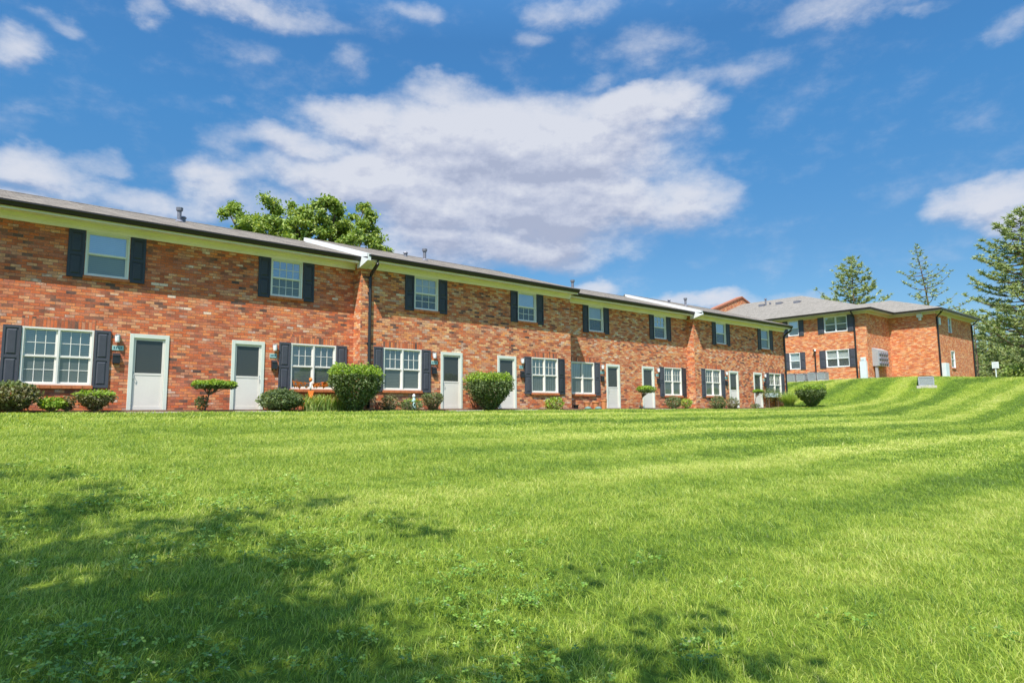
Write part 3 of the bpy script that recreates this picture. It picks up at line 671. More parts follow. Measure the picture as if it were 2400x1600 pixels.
# ------------------------------------------------------------------ vegetation
def leaf_cloud(b,pts,size,rr,up=.3,fold=True):
    V=b.v; Fc=b.f
    for p in pts:
        n=Vector((rr.gauss(0,1),rr.gauss(0,1),rr.gauss(0,1)+up)).normalized(); a=n.orthogonal().normalized(); a=Matrix.Rotation(rr.uniform(0,6.28),3,n)@a; c=n.cross(a)
        s=size*rr.uniform(.6,1.35); w=s*.6; i=len(V)
        p=Vector(p)
        for q in (p-a*s*.5, p+c*w*.5-n*w*.12, p+a*s*.5, p-c*w*.5-n*w*.12): V.append((q.x,q.y,q.z))
        Fc.append([i,i+1,i+2]); Fc.append([i,i+2,i+3]); b.uvf+= [0,0]; b.mi+=[b.cm,b.cm]
def sph(rr):
    while 1:
        v=(rr.uniform(-1,1),rr.uniform(-1,1),rr.uniform(-1,1)); d=v[0]**2+v[1]**2+v[2]**2
        if .02<d<=1: return v,math.sqrt(d)
def stems(b,base,tips,r0,rr,seg=4,wob=.06):
    for tp in tips:
        base_=Vector(base); t_=Vector(tp); pts=[]; L=(t_-base_).length
        for k in range(seg+1):
            f=k/seg; p=base_.lerp(t_,f); p.z=base_.z+(t_.z-base_.z)*(f**.85)
            p+=Vector((rr.gauss(0,1),rr.gauss(0,1),0))*wob*L*math.sin(f*math.pi)*.5; pts.append(p)
        b.tube(pts,[r0*(1-.75*k/seg)+.002 for k in range(seg+1)],5,False)
def shrub(name,label,x0,x1,ytop,ybot,Y,shape,mats,n,ls,seed,dy=None,group='foundation shrubs along the terrace',flower=None,cat='shrub'):
    rr=random.Random(seed)
    A=atY(x0,(ytop+ybot)/2,Y); B=atY(x1,(ytop+ybot)/2,Y); C0=atY((x0+x1)/2,(ytop+ybot)/2,Y); cx=C0[0]; hx=abs(x1-x0)/2*(C0[0]*FW[0]+C0[1]*FW[1]+(C0[2]-ZC)*FW[2])/F
    top=atY((x0+x1)/2,ytop,Y)[2]; gz=GZ(cx,Y) if Y<19.2 or cx>39 else .02
    if shape=='mound_ground': gz=G(cx,Y)
    H=top-gz; hy=min(hx*.9,.8); hx*=1.04
    root=empty(name,(cx,Y,gz),label,cat,group)
    b=MB(); b2=MB(); tips=[]
    lump=[(rr.uniform(0,6.28),rr.uniform(2,9),rr.uniform(.03,.08)) for _ in range(5)]
    def rad(a,z): return 1+sum(A_*math.sin(f*a+ph+z*3) for ph,f,A_ in lump)
    k=0; n=int(n*2.1); ls=ls*1.3
    while k<n:
        (x,y,z),d=sph(rr)
        if rr.random()>d**2.2: continue
        k+=1; a=math.atan2(y,x); q=rad(a,z)
        if shape=='vase':      # flat-ish top, tapering to a narrow foot
            zz=rr.random()**.72; prof=(.20+.82*min(1,(zz/.6))**.85) if zz<.9 else 1.02-(zz-.9)*1.6
            if zz<.3 and rr.random()<.35: continue
            rr_=math.sqrt(rr.uniform(.35,1)) if zz<.93 else math.sqrt(rr.random()); X=math.cos(a)*prof*rr_*q*hx; Yy=math.sin(a)*prof*rr_*q*hy; Z=.04*H+zz*H*(.96+.03*math.sin(X*9)+.03*math.sin(Yy*8+1))
        elif shape=='flat':    # plate on a stalk
            X=x*q*hx; Yy=y*q*hy; Z=H*(.86+.13*z)+.04*math.sin(X*12)
        else:
            lo=.42 if shape!='ball' else .56
            X=x*q*hx; Yy=y*q*hy; Z=H*(lo+(1-lo)*z) if z>0 else H*(lo+lo*z*.95)
            if shape=='open' and z<-.2: X*=.7; Yy*=.7
        P_=(cx+X+rr.gauss(0,.02),Y+Yy+rr.gauss(0,.02),gz+max(Z+rr.gauss(0,.025),.02))
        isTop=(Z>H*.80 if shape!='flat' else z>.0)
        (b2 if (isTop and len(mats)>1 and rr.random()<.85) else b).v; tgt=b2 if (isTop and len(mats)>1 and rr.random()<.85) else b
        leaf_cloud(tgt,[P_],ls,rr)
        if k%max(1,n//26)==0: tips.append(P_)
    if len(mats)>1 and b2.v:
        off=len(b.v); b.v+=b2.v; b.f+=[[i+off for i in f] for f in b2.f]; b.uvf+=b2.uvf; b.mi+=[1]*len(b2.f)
    if len(mats)>1 and not b2.v: mats=mats[:1]
    b.build('foliage',list(mats),root,recalc=False)
    s=MB(); stems(s,(cx,Y,gz-.03),tips,.016 if shape!='flat' else .02,rr); s.build('stem','bark_pale',root,smooth=True)
    if flower:
        fb=MB()
        for _ in range(flower[1]):
            (x,y,z),d=sph(rr); p=Vector((cx+x*hx*.9,Y-abs(y)*hy-.02,gz+H*(.72+.25*rr.random())))
            c0=len(fb.v)
            for i in range(5):
                a=i*1.2566; q=p+Vector((math.cos(a)*.035,-.02,math.sin(a)*.035)); q2=p+Vector((math.cos(a+.6)*.03,-.02,math.sin(a+.6)*.03)); fb.face([tuple(p),tuple(q),tuple(q2)])
        fb.build('flower',flower[0],root,recalc=False)
    return root
ls='leaf_shrub'; lt='leaf_top'
yA=19.83
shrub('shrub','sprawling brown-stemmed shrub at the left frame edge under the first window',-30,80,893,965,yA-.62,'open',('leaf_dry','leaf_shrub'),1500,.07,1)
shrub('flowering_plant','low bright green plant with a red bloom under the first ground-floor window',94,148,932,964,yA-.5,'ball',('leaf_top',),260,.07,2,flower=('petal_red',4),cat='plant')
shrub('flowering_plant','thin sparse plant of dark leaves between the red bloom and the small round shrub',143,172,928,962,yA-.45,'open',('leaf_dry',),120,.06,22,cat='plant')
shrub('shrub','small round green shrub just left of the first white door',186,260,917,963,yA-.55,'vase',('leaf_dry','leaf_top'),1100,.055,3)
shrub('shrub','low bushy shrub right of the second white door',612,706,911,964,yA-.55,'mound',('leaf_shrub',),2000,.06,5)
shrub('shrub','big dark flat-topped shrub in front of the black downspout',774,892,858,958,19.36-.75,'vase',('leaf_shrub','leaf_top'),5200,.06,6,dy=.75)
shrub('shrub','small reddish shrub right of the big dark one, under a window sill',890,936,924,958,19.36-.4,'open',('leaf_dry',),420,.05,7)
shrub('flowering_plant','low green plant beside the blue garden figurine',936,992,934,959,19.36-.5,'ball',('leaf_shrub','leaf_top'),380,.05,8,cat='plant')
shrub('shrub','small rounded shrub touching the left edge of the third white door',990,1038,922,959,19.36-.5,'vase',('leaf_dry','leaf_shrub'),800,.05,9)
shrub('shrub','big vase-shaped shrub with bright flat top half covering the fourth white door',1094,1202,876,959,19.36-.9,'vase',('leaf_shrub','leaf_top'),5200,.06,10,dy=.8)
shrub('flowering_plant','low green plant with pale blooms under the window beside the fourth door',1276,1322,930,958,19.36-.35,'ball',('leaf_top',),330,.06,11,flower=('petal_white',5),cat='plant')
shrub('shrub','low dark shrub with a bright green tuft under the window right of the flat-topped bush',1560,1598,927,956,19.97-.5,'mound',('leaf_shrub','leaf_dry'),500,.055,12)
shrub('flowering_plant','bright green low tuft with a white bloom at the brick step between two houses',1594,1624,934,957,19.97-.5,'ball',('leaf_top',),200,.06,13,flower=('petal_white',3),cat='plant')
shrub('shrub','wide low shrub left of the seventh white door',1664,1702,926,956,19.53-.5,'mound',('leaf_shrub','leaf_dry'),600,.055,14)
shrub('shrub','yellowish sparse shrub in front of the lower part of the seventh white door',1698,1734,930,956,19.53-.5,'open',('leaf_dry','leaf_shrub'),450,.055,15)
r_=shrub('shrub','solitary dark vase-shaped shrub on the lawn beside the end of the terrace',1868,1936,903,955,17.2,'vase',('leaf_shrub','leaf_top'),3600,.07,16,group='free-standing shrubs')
# flat-topped bush on thin trunk
def umbrella_bush(label,x0,x1,yt,yb,Y,base_px,seed,mats=('leaf_shrub','leaf_top'),skirt=None):
    rr=random.Random(seed); A=atY(x0,yt,Y); B=atY(x1,yb,Y); cx=(A[0]+B[0])/2; hx=(B[0]-A[0])/2; zt_,zb_=A[2],B[2]; C0=atY((x0+x1)/2,yt,Y); cx=C0[0]; hx=(x1-x0)/2*(C0[0]*FW[0]+C0[1]*FW[1]+(C0[2]-ZC)*FW[2])/F*1.02; bx=atY(base_px,955,Y)[0]; gz=.0
    root=empty('flat_topped_bush',(bx,Y,gz),label,'bush','foundation shrubs along the terrace')
    b=MB(); b2=MB(); tips=[]
    lob=[(rr.uniform(-.75,.75),rr.uniform(-.5,.5),rr.uniform(.3,.55)) for _ in range(8)]+[(0,0,.6)]
    n=3200
    for k in range(n):
        l=rr.choice(lob); (x,y,z),d=sph(rr); X=l[0]+x*l[2]; X=max(-1.05,min(1.05,X)); p=(cx+X*hx,Y+(l[1]+y*l[2])*hx*.7,(zt_+zb_)/2+z*(zt_-zb_)/2*(.6+.6*l[2])-abs(X)*.03)
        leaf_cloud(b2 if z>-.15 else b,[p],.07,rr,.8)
        if k%170==0: tips.append(p)
    off=len(b.v); b.v+=b2.v; b.f+=[[i+off for i in f] for f in b2.f]; b.uvf+=b2.uvf; b.mi+=[1]*len(b2.f)
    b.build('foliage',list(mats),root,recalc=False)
    s=MB(); fork=(bx*.6+cx*.4,Y,zb_*.72); s.tube([(bx,Y,-.05),(bx+.04,Y+.02,zb_*.35),(fork[0],Y,fork[2])],[.03,.024,.02],6); stems(s,fork,tips,.014,rr,3,.12); s.build('trunk','bark',root,smooth=True)
    if skirt:
        sx0,sx1,sy=skirt; a_=atY(sx0,sy,Y); c_=atY(sx1,sy,Y); sb=MB()
        for _ in range(420):
            (x,y,z),d=sph(rr); leaf_cloud(sb,[((a_[0]+c_[0])/2+x*(c_[0]-a_[0])/2,Y+.1+y*.2,max(.02,a_[2]*(.5+.5*z)))],.055,rr)
        sb.build('low_shoots','leaf_shrub',root,recalc=False)
umbrella_bush('flat-topped bonsai-like bush on a thin trunk left of the second white door',455,549,886,913,yA-.6,480,31,skirt=(458,494,925))
umbrella_bush('flat-topped bush in front of the sixth white door, its foliage level with the window',1484,1546,901,921,19.97-.7,1500,32)
umbrella_bush('thin straggly bush in front of the eighth white door at the far end',1758,1792,911,921,19.53-.65,1770,33,skirt=(1764,1784,945))
# daylilies
def blades_clump(name,label,x0,x1,ytop,Y,n,seed,m='leaf_lily',w=.022,arch=.35,cat='plant',group='foundation shrubs along the terrace',base=None,fine=False):
    rr=random.Random(seed); A=atY(x0,950,Y); B=atY(x1,950,Y); H=atY((x0+x1)/2,ytop,Y)[2]; gz=G((A[0]+B[0])/2,Y) if base is None else base
    root=empty(name,((A[0]+B[0])/2,Y,gz),label,cat,group); b=MB()
    for _ in range(n):
        bx=rr.uniform(A[0],B[0]) if not fine else (A[0]+B[0])/2+rr.gauss(0,.10); by=Y+rr.uniform(-.22,.22); a=rr.uniform(0,6.28); h=(H-gz)*rr.uniform(.6,1.02); L=arch*rr.uniform(.4,1.3) if not fine else (B[0]-A[0])/2*rr.uniform(.1,1.)
        d=Vector((math.cos(a),math.sin(a),0)); sd=Vector((-d.y,d.x,0)); prev=None
        ns=5; pts=[]
        for k in range(ns+1):
            f=k/ns; p=Vector((bx,by,gz))+d*L*f**1.6+Vector((0,0,h*(f*1.25-.42*f**2.4 if not fine else f*(1.15-.15*f)))); ww=w*(1-f)**.6*.5+.001
            pts.append((tuple(p-sd*ww),tuple(p+sd*ww)))
        i0=len(b.v)
        for l,r in pts: b.v+= [l,r]
        for k in range(ns): b.f.append([i0+2*k,i0+2*k+1,i0+2*k+3,i0+2*k+2]); b.uvf.append(0); b.mi.append(0)
    b.build('foliage',m,root,recalc=False)
    s=MB(); s.tube([((A[0]+B[0])/2,Y,gz-.05),((A[0]+B[0])/2,Y,gz+.06)],[.12,.04],8); s.build('crown_base','bark',root); return root
blades_clump('daylily_clump','long clump of arching daylily leaves between the low shrub and the big dark shrub',712,838,913,yA-.6,620,41)
blades_clump('ornamental_grass','feathery upright ornamental grass at the right end of the terrace',1822,1876,915,18.9,900,42,w=.012,fine=True)
# ------------------------------------------------------------------ small things by the houses
def at_w(px,Y): return atY(px,950,Y)[0]
def lathe(b,c,prof,n=12):
    rings=[[b.P(c[0]+r*math.cos(2*math.pi*k/n),c[1]+r*math.sin(2*math.pi*k/n),c[2]+z) for k in range(n)] for r,z in prof]
    for A,B in zip(rings,rings[1:]):
        for k in range(n): b.f.append([A[k],A[(k+1)%n],B[(k+1)%n],B[k]]); b.uvf.append(0); b.mi.append(b.cm)
    b.f.append(rings[0][::-1]); b.f.append(rings[-1]); b.uvf+=[0,0]; b.mi+=[b.cm]*2
x=at_w(968,18.9)
g=empty('garden_figurine',(x,18.85,0),'pale blue garden figurine standing among plants under the window of the second house','garden ornament')
b=MB(); lathe(b,(x,18.85,0),[(.07,0),(.08,.05),(.06,.18),(.075,.28),(.05,.36),(.025,.40)]); b.build('body','pale_blue',g,smooth=True)
b=MB(); lathe(b,(x,18.85,.39),[(.02,0),(.05,.03),(.055,.07),(.03,.12),(.005,.14)]); b.build('head','white',g,smooth=True)
# scarecrow-like cloth decoration in front of the second lower window
Yd=19.35; X=atY(728,900,Yd)[0]
g=empty('garden_flag_figure',(X,Yd,0),'orange cloth garden figure on a pole, before the window left of the big dark shrub','garden ornament')
b=MB(); b.tube([(X,Yd,0),(X,Yd,1.02)],.012,6); b.build('pole','bark_pale',g)
b=MB(); lathe(b,(X,Yd,.62),[(.02,0),(.032,.08),(.03,.2),(.02,.24)]); b.build('body','white',g,smooth=True)
b=MB(); lathe(b,(X,Yd,.88),[(.02,0),(.05,.04),(.045,.10),(.01,.13)]); b.build('head','orange_cloth',g,smooth=True)
rr=random.Random(5)
for sgn,nm in ((-1,'wing'),(1,'wing')):
    b=MB()
    for k in range(26 if sgn>0 else 16):
        u=rr.uniform(.03,.5)*sgn; z=.80+rr.uniform(-.06,.06)+.04*abs(u); b.face([(X+u,Yd-.02+rr.uniform(-.04,.04),z),(X+u+sgn*.11,Yd-.03,z+rr.uniform(-.05,.05)),(X+u+sgn*.05,Yd,z-.07-rr.uniform(0,.05))])
    b.tube([(X,Yd,.82),(X+sgn*.5,Yd,.86)],.006,5); b.build(nm,'orange_cloth',g,recalc=False)
b=MB(); b.face([(X-.1,Yd-.03,.60),(X+.1,Yd-.03,.60),(X+.04,Yd-.05,.36),(X-.06,Yd-.05,.38)]); b.build('skirt','orange_cloth',g,recalc=False)
def pot(px,Y,h,r,m,label,name='flower_pot'):
    x=at_w(px,Y); g=empty(name,(x,Y,.0),label,'plant pot','pots and stones by the terrace')
    b=MB(); lathe(b,(x,Y,-.02),[(r*.65,0),(r*.95,h*.85),(r*1.08,h*.86),(r*1.08,h),(r*.9,h),(r*.85,h*.92)],14); b.build('pot',m,g,smooth=False)
    b=MB(); lathe(b,(x,Y,h*.8),[(r*.84,0),(r*.84,.02)],12); b.build('soil','mulch',g); return g
pot(1376,19.5,.32,.13,'terracotta','clay pot third from the left door jamb under the fifth ground-floor window')
pot(1396,19.5,.34,.15,'terracotta','round clay pot in the middle under the fifth ground-floor window')
pot(1415,19.35,.42,.14,'terracotta','tall orange clay pot directly left of the louvered white door')
pot(1350,19.5,.2,.12,'black','low dark bowl at the brick corner under the fifth ground-floor window')
def turtle(px,Y,label):
    x=at_w(px,Y); g=empty('garden_stone',(x,Y,0),label,'garden ornament','pots and stones by the terrace')
    b=MB(); lathe(b,(x,Y,-.02),[(.15,0),(.16,.04),(.12,.09),(.05,.12),(.01,.125)],14); b.build('shell','stone_green',g,smooth=True)
turtle(1378,19.2,'pale green domed garden stone in front of the clay pots'); turtle(1402,19.2,'low bluish garden stone nearest the orange clay pot')
# hanging window box of the last house
Yb=19.30; P1=atY(1797,921,Yb); P2=atY(1822,931,Yb)
g=empty('planter_box',((P1[0]+P2[0])/2,Yb,0),'small white raised planter box with trailing greenery under the last window','planter')
b=MB(); b.box(P1[0],P2[0],Yb-.12,Yb+.12,P2[2],P1[2]); b.build('box','metal_pale',g,bevel=.01)
b=MB()
for u in (P1[0]+.06,P2[0]-.1):
    b.box(u,u+.04,Yb-.1,Yb-.06,-.05,P2[2]); b.box(u,u+.04,Yb+.06,Yb+.1,-.05,P2[2])
b.build('leg','bark',g)
b=MB(); rr=random.Random(9)
for _ in range(1800): leaf_cloud(b,[(rr.uniform(P1[0]-.3,P2[0]+.25),Yb+rr.uniform(-.2,.2),P1[2]+rr.gauss(-.02,.16))],.055,rr)
b.build('foliage','leaf_shrub',g,recalc=False)
# stoop slabs in front of doors
k=0
for nm,c,yf in (('first',5.2,19.83),('second',14.95,19.36),('third',24.62,19.97),('fourth',34.4,19.53)):
    for j,u in enumerate((c-1.32,c+1.32)):
        b=MB(); b.box(u-.6,u+.6,yf-1.15,yf-.125,-.16,-.035+(.012 if j else 0))
        o=b.build('doorstep','concrete',bevel=.01); tag(o,'flat concrete doorstep at the %s door of the %s townhouse from the left'%(('left','right')[j],nm),'doorstep','doorsteps of the terrace')
# sign + cars
p=dep(2333,858,58); gz=GZ(p[0],p[1])
g=empty('parking_sign',(p[0],p[1],gz),'small blank-faced white parking sign on a post beyond the lawn crest','sign')
zt_=dep(2333,848,58)[2]
d=Vector((-p[0],-p[1],0)).normalized(); sd=Vector((-d.y,d.x,0)); pp=Vector((p[0],p[1],0))
b=MB(); b.tube([(p[0],p[1],gz-.2),(p[0],p[1],zt_-.1)],.05,6); b.build('post','metal_pale',g)
T=lambda u,w,z:tuple(pp+sd*u+d*w+Vector((0,0,z)))
b=MB(T); b.box(-.25,.25,.055,.085,zt_-.58,zt_); b.build('sign_plate','metal_pale',g,bevel=.01)
b=MB(T)
for k in range(3): b.box(-.18,.18,.086,.089,zt_-.2-k*.17,zt_-.15-k*.17)
b.build('lettering','metal_grey',g)
def car(x,y,rz,m,label):
    z=GZ(x,y)+.02; g=empty('parked_car',(x,y,z),label,'car','cars parked beyond the crest')
    ca,sa=math.cos(rz),math.sin(rz); T=lambda u,w,q:(x+u*ca-w*sa,y+u*sa+w*ca,z+q)
    prof=[(-2.2,.35),(-2.25,.75),(-2.1,.92),(-1.45,.98),(-.75,1.42),(.55,1.45),(1.25,1.0),(2.05,.88),(2.25,.65),(2.2,.32)]
    b=MB(T)
    def wd(q): return .88 if q<1.0 else .88-(q-1.0)*.45
    n=len(prof)
    for i in range(n):
        (a,p_),(c_,q_)=prof[i],prof[(i+1)%n]; b.face([(a,-wd(p_),p_),(c_,-wd(q_),q_),(c_,wd(q_),q_),(a,wd(p_),p_)])
    for s in(-1,1): b.face([(a,s*wd(p_),p_) for a,p_ in prof])
    b.build('body',m,g,bevel=.05)
    b=MB(T)
    for s in(-1,1):
        b.face([(-1.25,s*(wd(1.02)+.006),1.02),(-.05,s*(wd(1.02)+.006),1.02),(-.05,s*(wd(1.38)+.006),1.38),(-.72,s*(wd(1.38)+.006),1.38)]); b.face([(.03,s*(wd(1.02)+.006),1.02),(1.1,s*(wd(1.02)+.006),1.02),(.52,s*(wd(1.38)+.006),1.38),(.03,s*(wd(1.38)+.006),1.38)])
    b.face([(1.18,-.75,1.06),(1.18,.75,1.06),(.62,.65,1.415),(.62,-.65,1.415)]); b.face([(-1.42,-.75,1.02),(-1.42,.75,1.02),(-.82,.65,1.395),(-.82,-.65,1.395)])
    b.build('windows','car_glass',g,recalc=False)
    for u in(-1.4,1.4):
        for s in(-1,1):
            b=MB(T); nn=16; rg=[[(u+.33*math.cos(k*2*math.pi/nn),w_,.33+.33*math.sin(k*2*math.pi/nn)) for k in range(nn)] for w_ in (s*.70,s*.90)]
            for k in range(nn): b.face([rg[0][k],rg[0][(k+1)%nn],rg[1][(k+1)%nn],rg[1][k]])
            b.face(rg[1]); b.face(rg[0]); wh=b.build('wheel','rubber',g)
            b=MB(T); b.face([(u+.2*math.cos(k*2*math.pi/nn),s*.905,.33+.2*math.sin(k*2*math.pi/nn)) for k in range(nn)]); b.build('rim','metal_grey',wh,recalc=False)
p=dep(2362,872,86); car(p[0],p[1],math.radians(95),'car_blue','dark blue car parked right of the small sign behind the lawn crest')
p=dep(2318,872,92); car(p[0],p[1],math.radians(20),'metal_grey','pale grey car parked left of the small sign behind the lawn crest')
# ------------------------------------------------------------------ trees
def tapered(b,pts,r0,r1,n=7):
    b.tube(pts,[r0+(r1-r0)*k/(len(pts)-1) for k in range(len(pts))],n,False)
def broadleaf(name,label,base,lobes,n,ls,seed,trunk_r=.3,m='leaf_tree',cat='tree',group=None,clump=.38,mb='bark',lf=.4):
    rr=random.Random(seed); bx,by,bz=base; g=empty(name,base,label,cat,group)
    cx=sum(l[0] for l in lobes)/len(lobes); cy=sum(l[1] for l in lobes)/len(lobes); cz=min(l[2]-l[3] for l in lobes)
    b=MB(); fork=Vector((bx+(cx-bx)*.3,by+(cy-by)*.3,bz+(cz-bz)*.8)); tapered(b,[(bx,by,bz-.3),(bx+.05,by,bz+(fork.z-bz)*.5),tuple(fork)],trunk_r,trunk_r*.7,10)
    crown=MB(); vol=[l[3]**2 for l in lobes]; tot=sum(vol)
    for l,v in zip(lobes,vol):
        c=Vector(l[:3]); r=l[3]; mid=fork.lerp(c,.5)+Vector((rr.uniform(-.2,.2),rr.uniform(-.2,.2),-.12*(c-fork).length)); tapered(b,[tuple(fork),tuple(mid),tuple(c)],trunk_r*lf,trunk_r*min(.1,lf),6)
        nc=max(5,int(r*r*9/clump**.5)); k=int(n*v/tot/nc)+1
        for _ in range(nc):
            (x,y,z),d=sph(rr); e=rr.uniform(.55,1.28)/max(d,.05); q=c+Vector((x,y,z*.9))*e*r
            if rr.random()<.25: q=c+Vector((x,y,z))*r*.6
            tapered(b,[tuple(c.lerp(q,.2)),tuple(c.lerp(q,.6)+Vector((0,0,-.03*r))),tuple(q)],trunk_r*min(.07,lf),.006,4)
            cr=clump*rr.uniform(.6,1.25)
            leaf_cloud(crown,[(q.x+rr.gauss(0,cr*.5),q.y+rr.gauss(0,cr*.5),q.z+rr.gauss(0,cr*.38)) for _ in range(k)],ls,rr,.5)
    b.build('trunk',mb,g,smooth=True); crown.build('crown',m,g,recalc=False); return g
D_=36.; 
def lob(px,py,rpx,d=37.,dd=0):
    p=dep(px,py,d+dd); return (*p,rpx*d/F)
L=[lob(533,490,22),lob(562,520,34),lob(600,545,38,dd=-1),lob(632,478,20),lob(645,515,38),lob(690,495,24),lob(700,540,45,dd=-1.2),lob(765,470,26),lob(790,480,20),lob(750,535,50),lob(800,525,42,dd=.8),lob(850,500,24),lob(858,545,36),lob(830,570,40,dd=-1),lob(888,580,20),lob(900,596,16),lob(660,585,60,dd=1),lob(780,590,60,dd=1),lob(560,570,50,dd=1.5),
   lob(700,640,95,dd=1),lob(820,650,70,dd=1),lob(600,650,80,dd=1)]
tb=dep(715,940,38); broadleaf('maple_tree','large leafy green tree rising behind the roof of the first townhouses',(tb[0],tb[1],-.05),L,70000,.205,51,.34,clump=.33)
# tree behind the camera that shades the near lawn
SD=Vector((-1.44,-1.0,2.8)).normalized()
def shade_lobe(px,py,r,h):
    q=ray(px,py); t_=(-1.45-ZC)/q[2]; p=Vector((q[0]*t_,q[1]*t_,-1.4)); c=p+SD*(h/SD.z); return (c.x,c.y,c.z,r)
SH=[(80,1270,.75,6.5),(260,1300,.6,7),(80,1420,.9,7.6),(330,1400,.8,7),(560,1330,.55,6.4),(700,1285,.42,6.8),(500,1450,.8,7.8),(740,1420,.5,7),(250,1560,.9,8.4),(560,1570,.7,7.8),(820,1560,.42,7),(960,1300,.22,6.6),(1020,1320,.16,6.5),(60,1600,1.2,9),(-200,1500,1.4,9.5),(-300,1300,1.3,8),(1400,1555,.32,5.8),(1540,1500,.2,5.9),(1680,1575,.3,5.8),(1250,1590,.3,6.2),(1530,1335,.10,6.1),(-100,1800,1.5,9),(1000,1750,.7,7),(1800,1590,.16,6),(1340,1390,.1,6.2)]
broadleaf('shade_tree','leafy tree standing behind the viewpoint that shades the near lawn',(-5.6,-3.4,-1.7),[shade_lobe(*s) for s in SH],8500,.16,52,.22,clump=.34,lf=.03)
# pines
def pine(name,label,base,H,prof,seed,nb=60,tuft=.42,lean=(0,0),sparse=1.,trunk_r=.2,group='pines beyond the apartment block',zmin=.15,droop=.0,twist=None):
    rr=random.Random(seed); bx,by,bz=base; g=empty(name,base,label,'tree',group); b=MB(); cr=MB()
    def tp(f): return Vector((bx+lean[0]*f*f,by+lean[1]*f*f,bz+H*f))
    tapered(b,[tuple(tp(k/8)-Vector((0,0,.3 if k==0 else 0))) for k in range(9)],trunk_r,.025,8)
    def tuftf(p,s,d):
        for _ in range(11):
            v=(Vector((rr.gauss(0,1),rr.gauss(0,1),rr.gauss(0,.55)+.35))+d*.9).normalized(); q=p+v*s*rr.uniform(.5,1.)
            sd=v.cross(Vector((rr.gauss(0,1),rr.gauss(0,1),rr.gauss(0,1)))).normalized()*s*.11
            i=len(cr.v); cr.v+= [tuple(p-sd),tuple(p+sd),tuple(q)]; cr.f.append([i,i+1,i+2]); cr.uvf.append(0); cr.mi.append(0)
    for k in range(nb):
        f=zmin+(1-zmin)*((k+rr.random())/nb)**.9; a=k*2.4+rr.uniform(-.5,.5); L_=prof(f)*rr.uniform(.55,1.12)
        if L_<.15: L_=.15
        d=Vector((math.cos(a),math.sin(a),0)); p0=tp(min(f,.99)); pts=[]; rise=rr.uniform(.0,.28)+.25*f
        for j in range(7):
            u=j/6; pts.append(p0+d*L_*u+Vector((0,0,L_*(rise*u*u*1.2-droop*u-.05*math.sin(u*3)))))
        tapered(b,[tuple(p) for p in pts],max(.02,.02+.016*L_),.01,5)
        nt_=max(3,int(L_*5.5*sparse))
        for _ in range(nt_):
            u=rr.uniform(.28,1.0)**.8; j=min(5,int(u*6)); p=pts[j].lerp(pts[j+1],u*6-j); side=Vector((-d.y,d.x,0))*rr.gauss(0,.16*L_*(1.15-u)+.12); q=p+side+Vector((0,0,abs(rr.gauss(0,.09))))
            if side.length>.3 and rr.random()<.5: tapered(b,[tuple(p),tuple(q)],.014,.008,3)
            tuftf(q,tuft*rr.uniform(.7,1.2),(d+side*.4).normalized()*.6)
    for f in (.93,.96,.99,1.0): tuftf(tp(f),tuft,Vector((0,0,1)))
    b.build('trunk','bark',g,smooth=True); cr.build('crown','needle',g,recalc=False); return g
def base_at(px,d): 
    p=dep(px,870,d); return (p[0],p[1],GZ(p[0],p[1]))
B1=base_at(2012,78); z1=dep(2012,597,78)[2]
pine('pine_tree','full cone-shaped pine rising behind the middle of the pale roof',B1,z1-B1[2],lambda f:8.*(1-f)**.8+.3,61,105,.5,sparse=1.0)
B2=base_at(2200,84); z2=dep(2172,572,84)[2]; q_=dep(2168,580,84); s_=dep(2200,580,84)
pine('pine_tree','gaunt crooked pine with sparse branches right of the full cone-shaped pine',B2,z2-B2[2],lambda f:(9.5*(1-f)**.8 if f<.86 else 1.),62,40,.45,lean=(q_[0]-s_[0],q_[1]-s_[1]),sparse=.6,zmin=.5,trunk_r=.22)
B3=base_at(2425,66); z3=dep(2425,480,66)[2]
pine('pine_tree','tall dense white pine cut by the right frame edge',B3,z3-B3[2],lambda f:7.4*(1-f)**.6+.3,63,130,.52,sparse=1.15,trunk_r=.3,zmin=.2,droop=.0)
B4=base_at(2330,100); z4=dep(2330,760,100)[2]
pine('pine_tree','low broad pine standing behind the small sign',B4,z4-B4[2],lambda f:6.*(1-f)**.6+.4,64,80,.6,sparse=1.,zmin=.08)
B5=base_at(2292,96); z5=dep(2292,725,96)[2]
pine('pine_tree','thin young pine showing just right of the apartment block corner',B5,z5-B5[2],lambda f:2.6*(1-f)**.7+.3,65,46,.5,sparse=.8,zmin=.1)
B6=base_at(2440,92); z6=dep(2440,740,92)[2]
pine('pine_tree','broad dark pine low behind the tall white pine',B6,z6-B6[2],lambda f:6.*(1-f)**.6+.4,66,90,.6,sparse=1.1,zmin=.05)
def bushy(px,d,pytop,rpx,seed,label,n=3500):
    p=dep(px,870,d); gz=GZ(p[0],p[1]); top=dep(px,pytop,d)[2]; r=rpx*d/F; rr=random.Random(seed)
    L=[(p[0]+rr.uniform(-r,r)*.7,p[1]+rr.uniform(-r,r)*.7,gz+(top-gz)*rr.uniform(.35,.8),(top-gz)*rr.uniform(.22,.34)) for _ in range(7)]
    broadleaf('background_tree',label,(p[0],p[1],gz),L,n,.35,seed,.15,clump=.6,group='broadleaf trees beyond the crest')
bushy(2300,118,800,40,71,'rounded leafy tree far behind, between block corner and sign')
bushy(2370,125,790,50,72,'rounded leafy tree far behind, right of the small sign')
bushy(2250,130,790,40,73,'rounded leafy tree mostly hidden behind the apartment block corner')
bushy(2430,120,800,50,74,'rounded leafy tree far behind at the right frame edge')
bushy(2390,92,845,22,75,'low green bush right of the dark blue car',1800)
